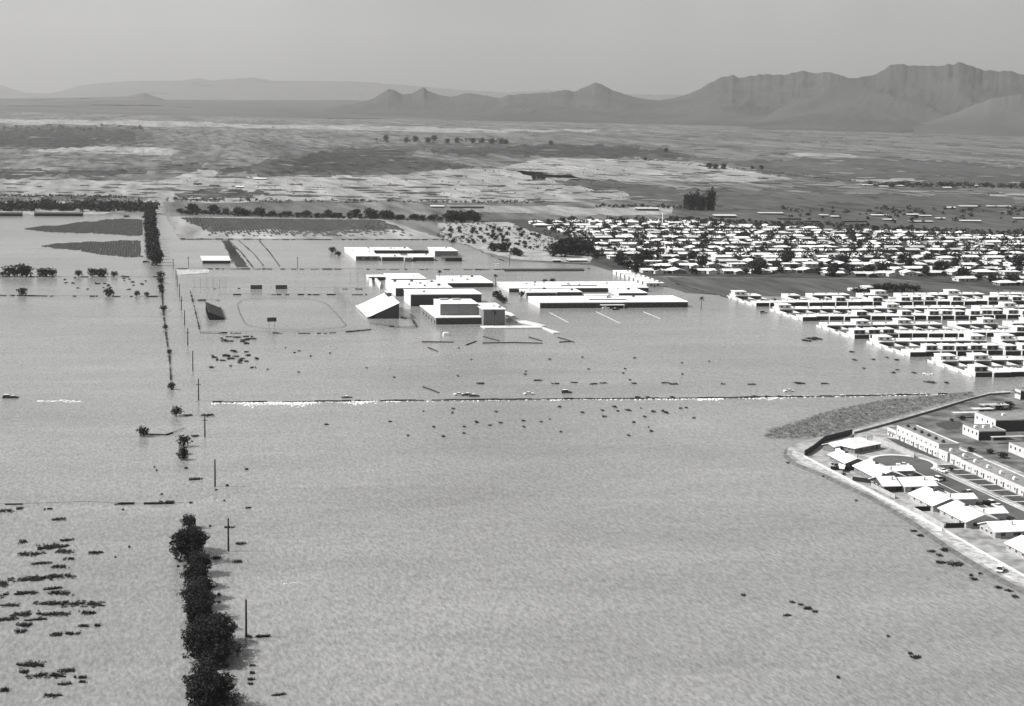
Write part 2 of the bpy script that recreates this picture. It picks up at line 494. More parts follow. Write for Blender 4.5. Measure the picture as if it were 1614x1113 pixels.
# ------------------------------------------------------------------ mountains
def ridge(name, prof, D, base_px_y, m, depth, seed, rough=0.35, label=None):
    """a range whose skyline follows (pixel x, pixel y) at distance D; real depth with spurs and gullies"""
    q = MB()
    nx, nr = 340, 40
    x0, x1 = prof[0][0], prof[-1][0]
    def pv(px):
        px = min(max(px, x0), x1)
        for (a, ya), (c, yc) in zip(prof, prof[1:]):
            if a <= px <= c: return ya + (yc-ya)*(px-a)/(c-a)
    def zof(px, py):
        d = ray(px, py); return max(5.0, CAMH + d.z/math.hypot(d.x, d.y)*D)
    for i in range(nx+1):
        px = x0 + (x1-x0)*i/nx
        py = pv(px)
        smooth = sum(zof(px+o_, pv(px+o_)) for o_ in range(-70, 71, 14))/11
        d = ray(px, py); hl = math.hypot(d.x, d.y)
        ux, uy = d.x/hl, d.y/hl
        zt = max(5.0, CAMH + d.z/hl*D)
        zt *= 1 + 0.03*mnoise.fractal(Vector((px*0.07, seed, 0)), 1.0, 2.0, 4)
        for j in range(nr+1):
            t = j/nr
            rr = D + (t-0.6)*depth
            s = (t/0.6) if t <= 0.6 else (1-t)/0.4
            X, Y = ux*rr, uy*rr
            n = mnoise.fractal(Vector((X*0.0004, Y*0.0004, seed)), 1.0, 2.0, 4)
            rg = 0.0; am = 1.0; fq = 0.0009
            for o_ in range(5):
                rg += am*abs(mnoise.noise(Vector((X*fq + n*.7, Y*fq*.7, seed+o_)))); am *= .55; fq *= 2.1
            spur = 1 - rough*rg*2.0*(1-s)**.5 + .45*n*(1-s)
            zz = smooth + (zt - smooth)*s**3
            rr += depth*.16*n*(1-s*.4); X, Y = ux*rr, uy*rr
            q.v.append((X, Y, max(-20, zz*(s**1.3)*max(.02, spur)) if j not in (0, nr) else -20))
    for i in range(nx):
        for j in range(nr):
            a = i*(nr+1)+j
            q.f.append((a, a+nr+1, a+nr+2, a+1))
    o = q.build(name, m)
    return tag(o, label, None, None, 'structure')
ridge('mountain', [(700, 190), (780, 157), (800, 150), (830, 148), (870, 145), (890, 142), (905, 144), (920, 138), (940, 130), (955, 137), (975, 146), (1000, 153), (1020, 157), (1040, 158), (1060, 155), (1080, 150), (1100, 142), (1120, 130), (1140, 122), (1155, 118), (1165, 124), (1180, 121), (1200, 118), (1240, 118), (1265, 112), (1285, 116), (1300, 114), (1320, 117), (1340, 124), (1400, 135), (1500, 150), (1700, 175)], 15000, 203, 'rock', 5000, 3, label='dark jagged mountain range beyond the plain')
ridge('mountain', [(1180, 200), (1230, 170), (1290, 148), (1330, 125), (1380, 118), (1400, 104), (1412, 101), (1440, 103), (1480, 104), (1500, 102), (1515, 98), (1530, 104), (1550, 110), (1575, 113), (1590, 112), (1614, 118), (1750, 125), (2000, 150), (2400, 180)], 13000, 203, 'rock', 3600, 9, label='highest dark shoulder of the mountain range')
ridge('mountain', [(1440, 197), (1470, 190), (1500, 180), (1530, 168), (1560, 156), (1600, 150), (1640, 147), (1800, 155), (2200, 185)], 11400, 203, 'rock_pale', 1400, 13, 0.2, label='pale low foothill below the high shoulder')
ridge('mountain', [(480, 178), (540, 165), (560, 163), (590, 155), (600, 148), (612, 140), (622, 143), (635, 149), (650, 147), (663, 140), (668, 137), (674, 143), (690, 149), (710, 153), (730, 148), (740, 147), (760, 150), (790, 155), (820, 158), (860, 166), (900, 180)], 14800, 200, 'rock', 4200, 17, label='twin pointed hills in the haze')
ridge('mountain', [(-700, 160), (0, 155), (130, 154), (200, 152), (215, 149), (226, 146), (240, 151), (260, 157), (400, 158), (560, 158), (640, 165), (700, 180)], 18000, 185, 'rock_pale', 10000, 21, 0.12, label='flat pale ridge with one low knob in the haze')
ridge('mountain', [(-800, 130), (-300, 120), (-60, 125), (0, 134), (40, 146), (70, 150), (130, 134), (200, 128), (290, 127), (312, 123), (330, 127), (400, 122), (425, 127), (550, 128), (600, 131), (700, 140), (800, 146), (860, 142), (950, 148), (1100, 150)], 40000, 170, 'rock', 8000, 25, 0.15, label='faintest far range on the horizon')

# ------------------------------------------------------------------ vegetation prototypes
def leaves(q, r, c, rad, n, s, flat=1.0):
    for _ in range(n):
        while True:
            p = Vector((r.uniform(-1, 1), r.uniform(-1, 1), r.uniform(-1, 1)))
            if 0.15 < p.length < 1: break
        p = p.normalized()*(p.length**0.45)
        o = Vector(c) + Vector((p.x*rad[0], p.y*rad[1], p.z*rad[2]))
        if o.z < 0.05: o.z = 0.05 + r.random()*0.3
        a = Vector((r.gauss(0, 1), r.gauss(0, 1), r.gauss(0, flat))).normalized()
        b2 = a.cross(Vector((r.gauss(0, 1), r.gauss(0, 1), r.gauss(0, 1)))).normalized()
        a *= s*r.uniform(0.6, 1.3); b2 *= s*r.uniform(0.35, 0.8)
        q.poly([o-a, o-b2*0.9, o+a, o+b2])
def tree_proto(seed, h, w, n, s, lobes=6, m='leaf', trunk_h=0.25, thr=-.02, freq=3.2):
    """tapered trunk and limbs; leaves fill an uneven envelope, carved into clumps and gaps by noise"""
    r = random.Random(seed)
    q = MB(); t = MB()
    lean = Vector((r.uniform(-.06, .06)*h, r.uniform(-.06, .06)*h, 0))
    t.tube([(0, 0, -0.6), lean*0.3+Vector((0, 0, h*trunk_h)), lean*0.6+Vector((0, 0, h*0.5)), lean+Vector((0, 0, h*0.8))], [h*.035+.06, h*.028+.04, h*.018+.03, 0.03], 6)
    for i in range(lobes):
        an = i*2.4 + r.uniform(-.4, .4)
        c = Vector((math.cos(an)*w*.34*r.uniform(.5, 1.1), math.sin(an)*w*.34*r.uniform(.5, 1.1), h*r.uniform(.4, .85)))
        t.tube([Vector((0, 0, h*trunk_h*0.8)), c*0.55 + Vector((0, 0, h*.1)), c], [h*.018+.03, h*.012+.02, .02], 5)
    k = tries = 0
    while k < n and tries < n*12:
        tries += 1
        d = Vector((r.gauss(0, 1), r.gauss(0, 1), r.gauss(0, 1))).normalized()
        env = 1 + .55*mnoise.noise(d*1.7 + Vector((seed, 0, 0))) + .25*mnoise.noise(d*4.0 + Vector((0, seed, 0)))
        rad = r.random()**.42*env*.5
        p = Vector((d.x*rad, d.y*rad, d.z*rad))
        if mnoise.noise(p*freq*2 + Vector((seed*1.7, 3, 1))) < thr + (r.random()-.5)*.12: continue
        o = Vector((p.x*w, p.y*w, h*(.55 + .95*p.z*(1.0 if p.z > 0 else 1.15)))) + lean*.6
        if o.z < .1: o.z = .1 + r.random()*.4
        a_ = Vector((r.gauss(0, 1), r.gauss(0, 1), r.gauss(0, .8))).normalized()
        b_ = a_.cross(Vector((r.gauss(0, 1), r.gauss(0, 1), r.gauss(0, 1)))).normalized()
        a_ *= s*r.uniform(.6, 1.4); b_ *= s*r.uniform(.35, .8)
        q.poly([o-a_, o-b_*.9, o+a_, o+b_]); k += 1
    return [('crown', q.mesh('crown', m)), ('trunk', t.mesh('trunk', 'bark'))]
def bush_proto(seed, n, s, rad=(1, 1, .8), m='brush'):
    r = random.Random(seed)
    q = MB()
    for i in range(4):
        leaves(q, r, (r.uniform(-.5, .5)*rad[0], r.uniform(-.5, .5)*rad[1], rad[2]*r.uniform(.3, .6)), (rad[0]*.6, rad[1]*.6, rad[2]*.5), n//4, s)
    return q.mesh('bush', m)
NEAR = [tree_proto(100+i, 8.0, 9.0, 5200, 0.30, 8, 'leaf', 0.12) for i in range(5)]
THIN = [tree_proto(120+i, 8.0, 9.5, 1500, 0.24, 11, 'leaf_pale', 0.1, .12, 4.5) for i in range(2)]
FARL = [tree_proto(140+i, 10.0, 10.5, 900, 0.75, 6, 'leaf', 0.12, -.1, 2.4) for i in range(4)]
FARS = [tree_proto(160+i, 6.0, 7.0, 420, 0.6, 5, 'leaf', 0.12, -.1, 2.4) for i in range(5)]
TALL = [tree_proto(180+i, 16.0, 9.0, 800, 0.85, 7, 'leaf', 0.1, -.1, 2.4) for i in range(2)]
BUSH = [bush_proto(200+i, 120, 0.35) for i in range(4)]
RAFT = []
for i in range(7):
    r = random.Random(230+i); q = MB()
    bend = r.uniform(-.5, .5); x = -1.0
    while x < 1.0:
        th = max(.08, (1-abs(x*.8+.25)**1.6)*r.uniform(.35, .8))
        yc = bend*(x*x-.4) + r.uniform(-.15, .15)
        if mnoise.noise(Vector((x*2.3, i*3.1, 0))) > -.34: leaves(q, r, (x, yc, .03), (r.uniform(.08, .2), th*r.uniform(.4, 1), .14), int(16+46*th), 0.09, 0.2)
        if r.random() < .5: leaves(q, r, (x, yc+r.choice([-1, 1])*r.uniform(.4, .7), .02), (r.uniform(.05, .16), .2, .12), 14, 0.08, 0.2)
        x += r.uniform(.07, .16)
    RAFT.append(q.mesh('raft', 'brush'))

def palm_proto(seed):
    r = random.Random(seed); t = MB(); q = MB()
    h = 9.0
    t.tube([(0, 0, -.6), (.1, 0, h*.5), (.15, .1, h)], [.32, .25, .22], 7)
    for i in range(16):
        an = i*2.399; el = r.uniform(-.5, .9); ln = r.uniform(2.0, 2.7)
        pts = []
        for k in range(5):
            u = k/4
            pts.append(Vector((.15+math.cos(an)*ln*u*math.cos(el*.7), .1+math.sin(an)*ln*u*math.cos(el*.7), h + ln*(math.sin(el)*u - .75*u*u))))
        sd = Vector((-math.sin(an), math.cos(an), 0))
        for k in range(4):
            w0, w1 = .42*(1-abs(k/4-.4)), .42*(1-abs((k+1)/4-.4))*(0.2 if k == 3 else 1)
            q.poly([pts[k]-sd*w0, pts[k+1]-sd*w1, pts[k+1], pts[k]])
            q.poly([pts[k], pts[k+1], pts[k+1]+sd*w1-Vector((0, 0, .15)), pts[k]+sd*w0-Vector((0, 0, .15))])
    return [('frond_crown', q.mesh('frond_crown', 'leaf')), ('trunk', t.mesh('trunk', 'bark'))]
PALM = [palm_proto(i) for i in range(2)]

def tree_at(kind, px, py, width_px, label, group, z=WZ, hs=None, nm='tree', i=[0]):
    i[0] += 1
    p = P(px, py, z)
    dist = (p - Vector((0, 0, CAMH))).length
    w = width_px*dist/F
    proto = kind[i[0] % len(kind)]
    base = 8.5 if kind is NEAR else 9.0 if kind is THIN else 10.0 if kind is FARL else 6.5 if kind is FARS else 8.0
    s = w/base
    hz = s*(hs or 1.0)*rnd.uniform(.9, 1.1)
    return spawn(nm, proto, p, rnd.uniform(0, 6.28), (s, s, hz), label, nm, group)

def mass(name, label, items, m='leaf', nl=46):
    """a belt of trees or shrubs too small to tell apart: one joined object. items = (px, py, width px, height factor)"""
    q = MB(); r = random.Random(len(items)*13+int(items[0][0]))
    for px, py, wp, hf in items:
        p = P(px, py, .25); w = wp*(p - Vector((0, 0, CAMH))).length/F
        h = w*hf
        for k in range(3):
            c = (p.x + r.uniform(-.3, .3)*w, p.y + r.uniform(-.3, .3)*w, h*r.uniform(.3, .65))
            leaves(q, r, c, (w*r.uniform(.25, .42), w*.35, h*r.uniform(.25, .42)), nl//3, max(.6, w*.15))
    return tag(q.build(name, m), label, None, None, 'stuff')
# ------------------------------------------------------------------ near tree row
g = 'leafy trees in the drowned row beside the power line'
lb = 'dark leafy tree in the drowned row beside the power poles'
near_row = [(300, 832, 20), (297, 868, 36), (308, 872, 34), (299, 884, 36), (312, 905, 32), (312, 925, 32), (318, 943, 32), (314, 958, 32), (319, 975, 34), (312, 992, 34),
            (330, 1012, 40), (314, 1026, 40), (347, 1014, 36), (338, 1030, 36), (322, 1044, 40), (344, 1050, 34), (330, 1074, 34), (324, 1104, 40), (340, 1120, 40), (322, 1128, 40)]
for i, (x, y, w) in enumerate(near_row):
    tree_at(NEAR, x + rnd.uniform(-4, 4), y, w*rnd.uniform(1.1, 1.45), lb if i else 'smallest dark tree at the tip of the drowned leafy row', g if i else None, hs=rnd.uniform(.8, 1.1))
for x, y, w, l in [(352, 1110, 40, 'sparse pale-branched tree leaning beside the leafy row'), (368, 1118, 34, 'thin open-crowned tree at the end of the leafy row'), (374, 1032, 26, 'low spreading half-drowned tree beside the leafy row')]:
    tree_at(THIN, x, y, w*1.2, l, None, hs=0.8)
for x, y, w in [(289, 716, 11), (288, 725, 12), (290, 704, 14)]:
    tree_at(FARS, x, y, w*1.3, 'small dark tree between the lone bushes and the leafy row', 'small trees at the broken end of the row')
tree_at(FARS, 278, 656, 17, 'small dark tree near the fence corner by the overflowing road', None)
tree_at(FARS, 225, 688, 17, 'lone dark round tree with a fence line of drift beside it', None)

# far bushy lane
n = 22
for i in range(n):
    y = 1520 + (2190-1520)*(i/(n-1))**1.05
    spawn('tree', FARL[i % 4], (12.0 + rnd.uniform(-1.5, 1.5) - 2.5*(i/n), y, WZ), rnd.uniform(0, 6), (1.25, 1.25, 1.3*rnd.uniform(.9, 1.1)),
          'dark round tree in the dense row lining the flooded lane', 'tree', 'trees in the dense row on the flooded lane')
for x, y, w in [(253, 438, 9), (253, 447, 8), (254, 457, 7), (255, 463, 6), (258, 490, 8), (261, 519, 6), (267, 558, 6), (270, 614, 9)]:
    tree_at(FARS, x, y, w*1.3, 'small shrub tree along the drowned fence beside the power poles', 'shrub trees along the drowned fence')
# trees on the drowned fence lines of the flooded fields
for x, y, w in [(14, 436, 14), (24, 436, 13), (35, 436, 16), (42, 436, 14), (66, 436, 12), (73, 436, 12), (83, 436, 10), (124, 436, 9), (146, 436, 11), (157, 436, 12), (163, 436, 10), (180, 436, 8), (4, 436, 6)]:
    tree_at(FARS, x, y, w*1.25, 'dark round tree along the farther drowned field fence', 'trees along the farther field fence')
for x, y, w in [(35, 466, 11), (172, 467, 12), (216, 467, 7), (231, 467, 6)]:
    tree_at(FARS, x, y, w*1.25, 'dark round tree along the nearer drowned field fence', 'trees along the nearer field fence')
# tree belts at the top of the flooded fields
it = []
for i in range(230):
    x = -14 + i*1.13
    it.append((x, 331.5 + rnd.uniform(-7, 1.5) + x*0.006, rnd.uniform(9, 17), rnd.uniform(.6, .95)))
mass('treeline', 'thick dark tree belt above the flooded fields', it)
mass('hedge', 'thin hedge of shrubs behind the thick tree belt', [(-14 + i*2.2 + rnd.uniform(-2, 2), 309.5 + rnd.uniform(-1, 1) + i*.022, rnd.uniform(3.5, 7), .8) for i in range(98)], nl=30)
mass('scattered_shrubs', 'shrubs scattered on the pale flat between hedge and tree belt', [(rnd.uniform(-10, 225), 316 + rnd.uniform(-3, 3), rnd.uniform(2.5, 5), .8) for i in range(60)], nl=24)
for i in range(58):
    x = 288 + i*8.1 + rnd.uniform(-4, 4)
    big = rnd.random() < .25
    tree_at(FARL if big else FARS, x, 335.5 + (x-285)*.026 + rnd.uniform(-1, 2), rnd.uniform(12, 18) if big else rnd.uniform(7, 12), 'dark tree in the uneven belt behind the striped field', 'trees in the uneven belt behind the striped field', hs=.8)
mass('broken_hedge', 'broken hedge of shrubs across the sand flat', [(262 + i*3.3 + rnd.uniform(-3, 3), 316.5 + i*.02 + rnd.uniform(-1.2, 1.2), rnd.uniform(2.5, 8), .8) for i in range(180) if mnoise.noise(Vector((i*.15, 9, 0))) > -.22], nl=30)
mass('belt_undergrowth', 'low undergrowth along the uneven tree belt', [(286 + i*2.2 + rnd.uniform(-2, 2), 337 + i*.058 + rnd.uniform(-2, 1.5), rnd.uniform(4, 9), .7) for i in range(215)], nl=30)
mass('rough_brush', 'pale scrub covering the rough ground beside the subdivision', [(lambda x: (x, rnd.uniform(352, 384) + max(0, (x-770))*.14, rnd.uniform(3, 7), .7))(rnd.uniform(690, 880)) for i in range(170)], 'leaf_pale', nl=26)
mass('plain_brush', 'dark brush clumps strewn over the sand flat', [(rnd.uniform(260, 1000), rnd.uniform(268, 313), rnd.uniform(1.5, 5), .7) for i in range(120)], nl=22)
mass('brushwood', 'far dark brushwood on the plain', [(rnd.uniform(-20, 230) if i % 2 else rnd.uniform(590, 800), (rnd.uniform(199, 206) if i % 2 else rnd.uniform(219, 226)), rnd.uniform(3, 7), .7) for i in range(110)], nl=24)
mass('track_brush', 'low brush along the diagonal desert track', [(1000 + i*4 + rnd.uniform(-3, 3), 250 + i*.42 + rnd.uniform(-1, 1), rnd.uniform(2, 4.5), .6) for i in range(95)], nl=22)
for x, y, w in [(608, 222, 8), (640, 224, 7), (655, 223, 9), (675, 225, 8), (684, 222, 9), (705, 226, 8), (720, 225, 8), (745, 226, 9), (760, 226, 8), (775, 227, 9), (790, 227, 8), (797, 228, 9), (868, 229, 7), (850, 283, 10), (842, 284, 9), (856, 284, 8)]:
    tree_at(FARL, x, y, w, 'dark clump of trees far out on the desert plain', 'tree clumps far out on the plain')
for x, y, w in [(1050, 240, 7), (1017, 253, 5), (1200, 267, 7), (1118, 266, 9), (1127, 267, 9), (1140, 267, 9), (1186, 267, 5)]:
    tree_at(FARL, x, y, w, 'small dark tree along the diagonal desert track', 'trees along the diagonal desert track')
for x, y in [(1082, 330), (1087, 331), (1092, 330), (1098, 331), (1103, 332), (1108, 331), (1118, 331), (1122, 331)]:
    tree_at(TALL, x, y, rnd.uniform(9, 12), 'tall dark tree in the lone grove behind the subdivision', 'tall trees of the lone grove', hs=1.25)
mass('ranch_trees', 'dark trees around the far ranch buildings', [(1366 + i*3.2 + rnd.uniform(-3, 3), 294 + i*.026 + rnd.uniform(-2.5, 1.5), rnd.uniform(4, 11), .8) for i in range(80)])
mass('shed_trees', 'small trees beside the long low shed behind the subdivision', [(938 + i*3.4 + rnd.uniform(-3, 3), 325.5 + i*.045 + rnd.uniform(-1.5, 2), rnd.uniform(4, 9), .8) for i in range(56)])
mass('outbuilding_trees', 'dark trees among the scattered outbuildings behind the subdivision', [(rnd.choice([rnd.uniform(1370, 1614), rnd.uniform(1225, 1614)]), 332 + rnd.uniform(-5, 20), rnd.uniform(4, 10), .8) for i in range(90)])
mass('meadow_brush', 'brush along the road at the head of the subdivision', [(1060 + i*5 + rnd.uniform(-4, 4), 346.5 + i*.21 + rnd.uniform(-2, 2), rnd.uniform(5, 11), .75) for i in range(112)])
# wild ground beside the subdivision
for i in range(60):
    x = rnd.uniform(700, 850); y = rnd.uniform(358, 386) + max(0, (x-780))*.12
    tree_at(FARS, x, y, rnd.uniform(4, 8), 'small scrubby bush on the rough ground beside the subdivision', 'scrubby bushes on the rough ground', nm='shrub')
for x, y, w in [(778, 396, 14), (790, 397, 16), (796, 396, 13), (812, 402, 12), (818, 404, 11), (713, 350, 20), (750, 349, 16), (728, 350, 18)]:
    tree_at(FARL, x, y, w*1.2, 'broad dark tree on the edge of the rough ground', 'broad trees by the rough ground', hs=.8)
for x, y, w in [(873, 404, 20), (885, 405, 22), (897, 402, 24), (908, 402, 22), (920, 403, 22), (928, 400, 18), (890, 397, 18), (903, 394, 18), (940, 408, 9)]:
    tree_at(FARL, x, y, w*1.2, 'large dark tree shading the white house at the flooded corner', 'large trees at the flooded corner', hs=.95)
for x, y in [(845, 392), (857, 393), (870, 394)]:
    spawn('palm_tree', PALM[0], P(x, y, .3), rnd.uniform(0, 6), None, 'palm beside the dark trees at the flooded corner', 'palm', 'palms beside the dark trees')

# ------------------------------------------------------------------ school buildings
def frame_px(xl, xr, yb, yt, back):
    """front-left base px, front-right x, base y, top y, a back roof-edge pixel -> x0,x1,y0,y1,h"""
    a = P(xl, yb, 0)
    h = zat(xl, yt, a.y)
    d = ray(xr, yt); x1 = d.x*a.y/d.y
    y1 = P(back[0], back[1], h).y
    return a.x, x1, a.y, y1, h
def flat_building(name, label, cat, xl, xr, yb, yt, back, wall='stucco', front=None, roof='roof_white', z0=0.0, win=0, vents=3, openings=(), eave=0.35, group=None, minh=3.2):
    x0, x1, y0, y1, h = frame_px(xl, xr, yb, yt, back)
    h = max(h, minh + z0)
    if y1 - y0 < 5: y1 = y0 + 5
    root = empty(name, (x0, y0, z0))
    tag(root, label, cat, group)
    w, d, hh = x1-x0, y1-y0, h-z0
    q = MB().box(0, w, 0, d, -0.8, hh-0.45)
    q.build('wall', wall, root)
    q = MB().box(-eave, w+eave, -eave, d+eave, hh-0.449, hh-0.08)
    # parapet curb
    for bx in ((-eave, w+eave, -eave, -eave+.3), (-eave, w+eave, d+eave-.3, d+eave), (-eave, -eave+.3, -eave+.3, d+eave-.3), (w+eave-.3, w+eave, -eave+.3, d+eave-.3)):
        q.box(*bx, hh-0.081, hh+0.08)
    rf = q.build('roof', roof, root)
    r = random.Random(int(xl*7+yb))
    for k in range(vents):
        vx, vy, vs = r.uniform(.1, .9)*w, r.uniform(.15, .85)*d, r.uniform(.5, 1.1)
        MB().box(vx-vs, vx+vs, vy-vs, vy+vs, hh-0.1, hh+r.uniform(.5, 1.1)).box(vx-vs*.5, vx+vs*.5, vy-vs*.5, vy+vs*.5, hh+.4, hh+1.3).build('roof_unit', r.choice(['metal_grey', 'metal_white', 'metal_dark']), rf)
    if front:
        MB().box(-0.02, w+0.02, -0.12, 0.02, -0.7, hh-0.5).build('shade_front', front, root)  # darker front skin: shade of the sunless side put into its colour
    for k in range(win):
        u = (k+.5)/win*w
        ww = min(2.2, w/win*.33)
        f = MB().box(u-ww, u+ww, -0.22, -0.1, hh*.34, hh*.72).build('window', 'opening_shade', root)
        MB().box(u-ww+.1, u-.05, -0.25, -0.2, hh*.36, hh*.70).build('pane', 'glass', f)
        MB().box(u+.05, u+ww-.1, -0.25, -0.2, hh*.36, hh*.70).build('pane', 'glass', f)
    for (u0, u1, v0, v1) in openings:
        MB().box(u0*w, u1*w, -0.2, -0.1, v0*hh, v1*hh).build('doorway', 'opening_shade', root)
    return root, (x0, x1, y0, y1, h)

fb = flat_building
root, gym = fb('gymnasium', 'tall white-sided gymnasium with shade-darkened front beside the sloping grandstand', 'gymnasium', 647.3, 758.8, 483.4, 463.9, (636, 455.9), 'stucco', 'brick_and_shade', vents=4)
fb('locker_hall', 'wide white-roofed hall crowded with roof vents behind the gymnasium', 'school building', 623.7, 713, 467.6, 454, (640, 441.5), 'stucco', 'brick_and_shade', vents=14)
fb('classroom_block', 'low white-roofed block behind the vent-covered hall', 'school building', 617, 672, 449.5, 439.5, (607, 430.8), 'stucco', 'brick_and_shade', vents=2)
fb('classroom_block', 'low stepped white-roofed classroom block with palm at its corner', 'school building', 706, 777.4, 453.3, 446, (706, 434.5), 'stucco', 'brick_and_shade', win=6, vents=5)
fb('covered_court', 'open-fronted roofed court beside the low white block', 'school building', 581, 610, 442.5, 436.0, (577, 433.2), 'stucco', 'opening_shade', vents=0)  # open front drawn as a flat near-black panel for the shade inside
root, aud = fb('auditorium', 'low white-roofed auditorium wing under the grey stage tower', 'auditorium', 687.3, 762, 512, 500.5, (660, 481.5), 'brick_and_half_shade', 'brick_and_shade', vents=1)
# stage tower standing on that wing
ax0, ax1, ay0, ay1, ah = aud
yt_ = ay0 + (ay1-ay0)*0.16
tx0 = ray(693.8, 497)[0]*yt_/ray(693.8, 497)[1]; tx1 = ray(753.3, 497)[0]*yt_/ray(753.3, 497)[1]
th = zat(693.8, 478.7, yt_); tyb = P(683, 471.3, th).y
tw = MB().box(tx0-ax0, tx1-ax0, yt_-ay0, tyb-ay0, ah-.2, th-.3).build('stage_tower', 'stucco', root)
MB().box(tx0-ax0-.02, tx1-ax0+.02, yt_-ay0-.1, yt_-ay0+.02, ah+.1, th-.32).build('shade_front', 'brick_and_half_shade', tw)  # tower front coloured darker to carry its shade
q = MB().box(tx0-ax0-.2, tx1-ax0+.2, yt_-ay0-.25, tyb-ay0+.2, th-.3, th)
q.build('tower_roof', 'roof_white', tw)
for k in (.12, .45):
    MB().box(tx0-ax0+(tx1-tx0)*k, tx0-ax0+(tx1-tx0)*(k+.22), tyb-ay0-9, tyb-ay0-5, th-.05, th+1.2).build('roof_unit', 'metal_grey', tw)
for k in range(5):
    u = 4 + k*(ay1-ay0-8)/5
    MB().box(-.2, -.05, u, u+2.4, 0.1, 2.4).build('doorway', 'opening_shade', root)
root, lob = fb('lobby_block', 'tall grey-fronted lobby block with a lone palm before its wall', 'school building', 762, 796, 513.5, 487.5, (754, 477.5), 'brick_and_half_shade', 'brick_and_half_shade', vents=2, eave=.8)
for k in range(1, 8):   # raised piers on the lobby front
    u = (lob[1]-lob[0])*k/8
    MB().box(u-.12, u+.12, -.3, -.1, 0.1, lob[4]-.6).build('pier', 'brick_and_half_shade', root)
spawn('palm_tree', PALM[1], P(779, 515, .3), 1, (.9, .9, 1.25), 'tall thin palm in front of the grey lobby wall', 'palm')
# plaza slab and ramp
def slab(name, px, z, h, m, label, cat):
    pts = [P(x, y, z+h) for x, y in px]
    if sum(a.x*c.y-c.x*a.y for a, c in zip(pts, pts[1:]+pts[:1])) < 0: pts.reverse()
    o = MB().prism([(p.x, p.y, z-.5) for p in pts], [tuple(p) for p in pts]).build(name, m)
    return tag(o, label, cat)
slab('plaza', [(757, 513.5), (826, 513), (852, 514), (870, 520), (884, 524), (872, 524.5), (855, 516.5), (764, 516.8)], 0, .75, 'concrete', 'white concrete plaza and ramp rising from the flood by the lobby', 'plaza')
slab('walkway', [(812, 506), (828, 505), (862, 513), (848, 514)], 0, .70, 'concrete', 'white concrete walk leading to the lobby plaza', 'walkway')
slab('canopy_slab', [(796, 490), (806, 493), (812, 497), (803, 499), (797, 497)], 2.4, .4, 'concrete', 'small white canopy beside the lobby block', 'canopy')

# right-hand classroom complex
root, rw = fb('classroom_wing', 'longest white-roofed classroom wing with shade-darkened front and skylight slot', 'school building', 851.1, 1084.2, 486.6, 477, (832, 467.2), 'stucco', 'brick_and_shade', win=0, vents=11)
w = rw[1]-rw[0]
MB().box(w*.36, w*.61, 13, 15.5, rw[4]-.2, rw[4]+.5).build('skylight', 'roof_dark', root)
for k in range(24):
    MB().box(w*(k+.2)/24, w*(k+.8)/24, -.2, -.1, 1.6, 3.0).build('window', 'glass', root)
MB().box(w*.40, w*.56, -4.5, -.3, 2.6, 2.9).box(w*.41, w*.415, -4.3, -4.1, -.4, 2.6).box(w*.55, w*.555, -4.3, -4.1, -.4, 2.6).build('entry_canopy', 'roof_white', root)
fb('classroom_wing', 'short white-roofed wing between the two longer classroom wings', 'school building', 829.5, 876, 467.5, 464, (816, 456.5), 'stucco', 'brick_and_shade', vents=2)
root, r3 = fb('classroom_wing', 'long rear white-roofed classroom wing with skylight slot behind the courtyards', 'school building', 802.4, 1022, 461.5, 454.2, (790, 444.3), 'stucco', 'brick_and_shade', win=0, vents=9)
w = r3[1]-r3[0]
MB().box(w*.40, w*.66, 14, 16.5, r3[4]-.2, r3[4]+.5).build('skylight', 'roof_dark', root)
fb('link_block', 'white-roofed link joining the rear and front classroom wings', 'school building', 877.7, 917, 466.5, 462, (866, 455.2), 'stucco', 'brick_and_shade', vents=1)
fb('classroom_wing', 'small white-roofed block at the courtyard end of the long wings', 'school building', 975.5, 1020, 468, 464.3, (962, 457), 'stucco', 'brick_and_shade', vents=2)
slab('walkway_cover', [(920, 463), (959, 463), (959, 465.5), (922, 466)], 2.5, .3, 'roof_white', 'white covered walkway roof in the school courtyard', 'walkway cover')
# portable classrooms in a line
pw = P(1019, 453, 0)
for i in range(8):
    y0 = pw.y + i*13.4
    root = empty('portable_classroom', (pw.x, y0, 0))
    tag(root, 'white portable classroom in the row of eight standing in the flood', 'classroom', 'portable classrooms in a row')
    MB().box(0, 15.5, 0, 9.6, -.5, 3.4).build('wall', 'stucco', root)
    MB().box(-.3, 15.8, -.3, 9.9, 3.4, 3.75).build('roof', 'roof_white', root)
    MB().box(3, 5.2, -.1, .02, 1.4, 2.6).build('window', 'glass', root)
    MB().box(9, 11.2, -.1, .02, 1.4, 2.6).build('window', 'glass', root)
    MB().box(6.5, 7.6, -.1, .02, .3, 2.5).build('door', 'brick_and_shade', root)
    MB().box(12, 13.4, 4, 5.4, 3.7, 4.6).build('roof_unit', 'metal_dark', root)
for x, y in [(1001, 443), (693, 443), (781, 450), (1105, 488)]:
    lbl = {1001: 'palm standing against the portable classrooms', 693: 'small palm behind the vent-covered hall', 781: 'palm at the corner between the two school groups', 1105: 'lone palm in the open flood past the longest classroom wing'}[x]
    spawn('palm_tree', PALM[x % 2], P(x, y, .2), x, (1, 1, 1.0 if x != 1105 else 1.05), lbl, 'palm')
for x, y, w, l in [(783, 471, 12, 'dark leafy tree nearer the gymnasium between the school groups'), (788, 474, 9, 'smaller dark tree leaning between the school groups'), (823, 468, 8, 'dark round tree at the end of the short wing'), (859, 446, 6, 'small round tree behind the rear wing'), (871, 446, 7, 'rounder tree behind the rear wing'), (794, 479, 9, 'dark tree behind the lobby block')]:
    tree_at(FARS, x, y, w*1.25, l, None)

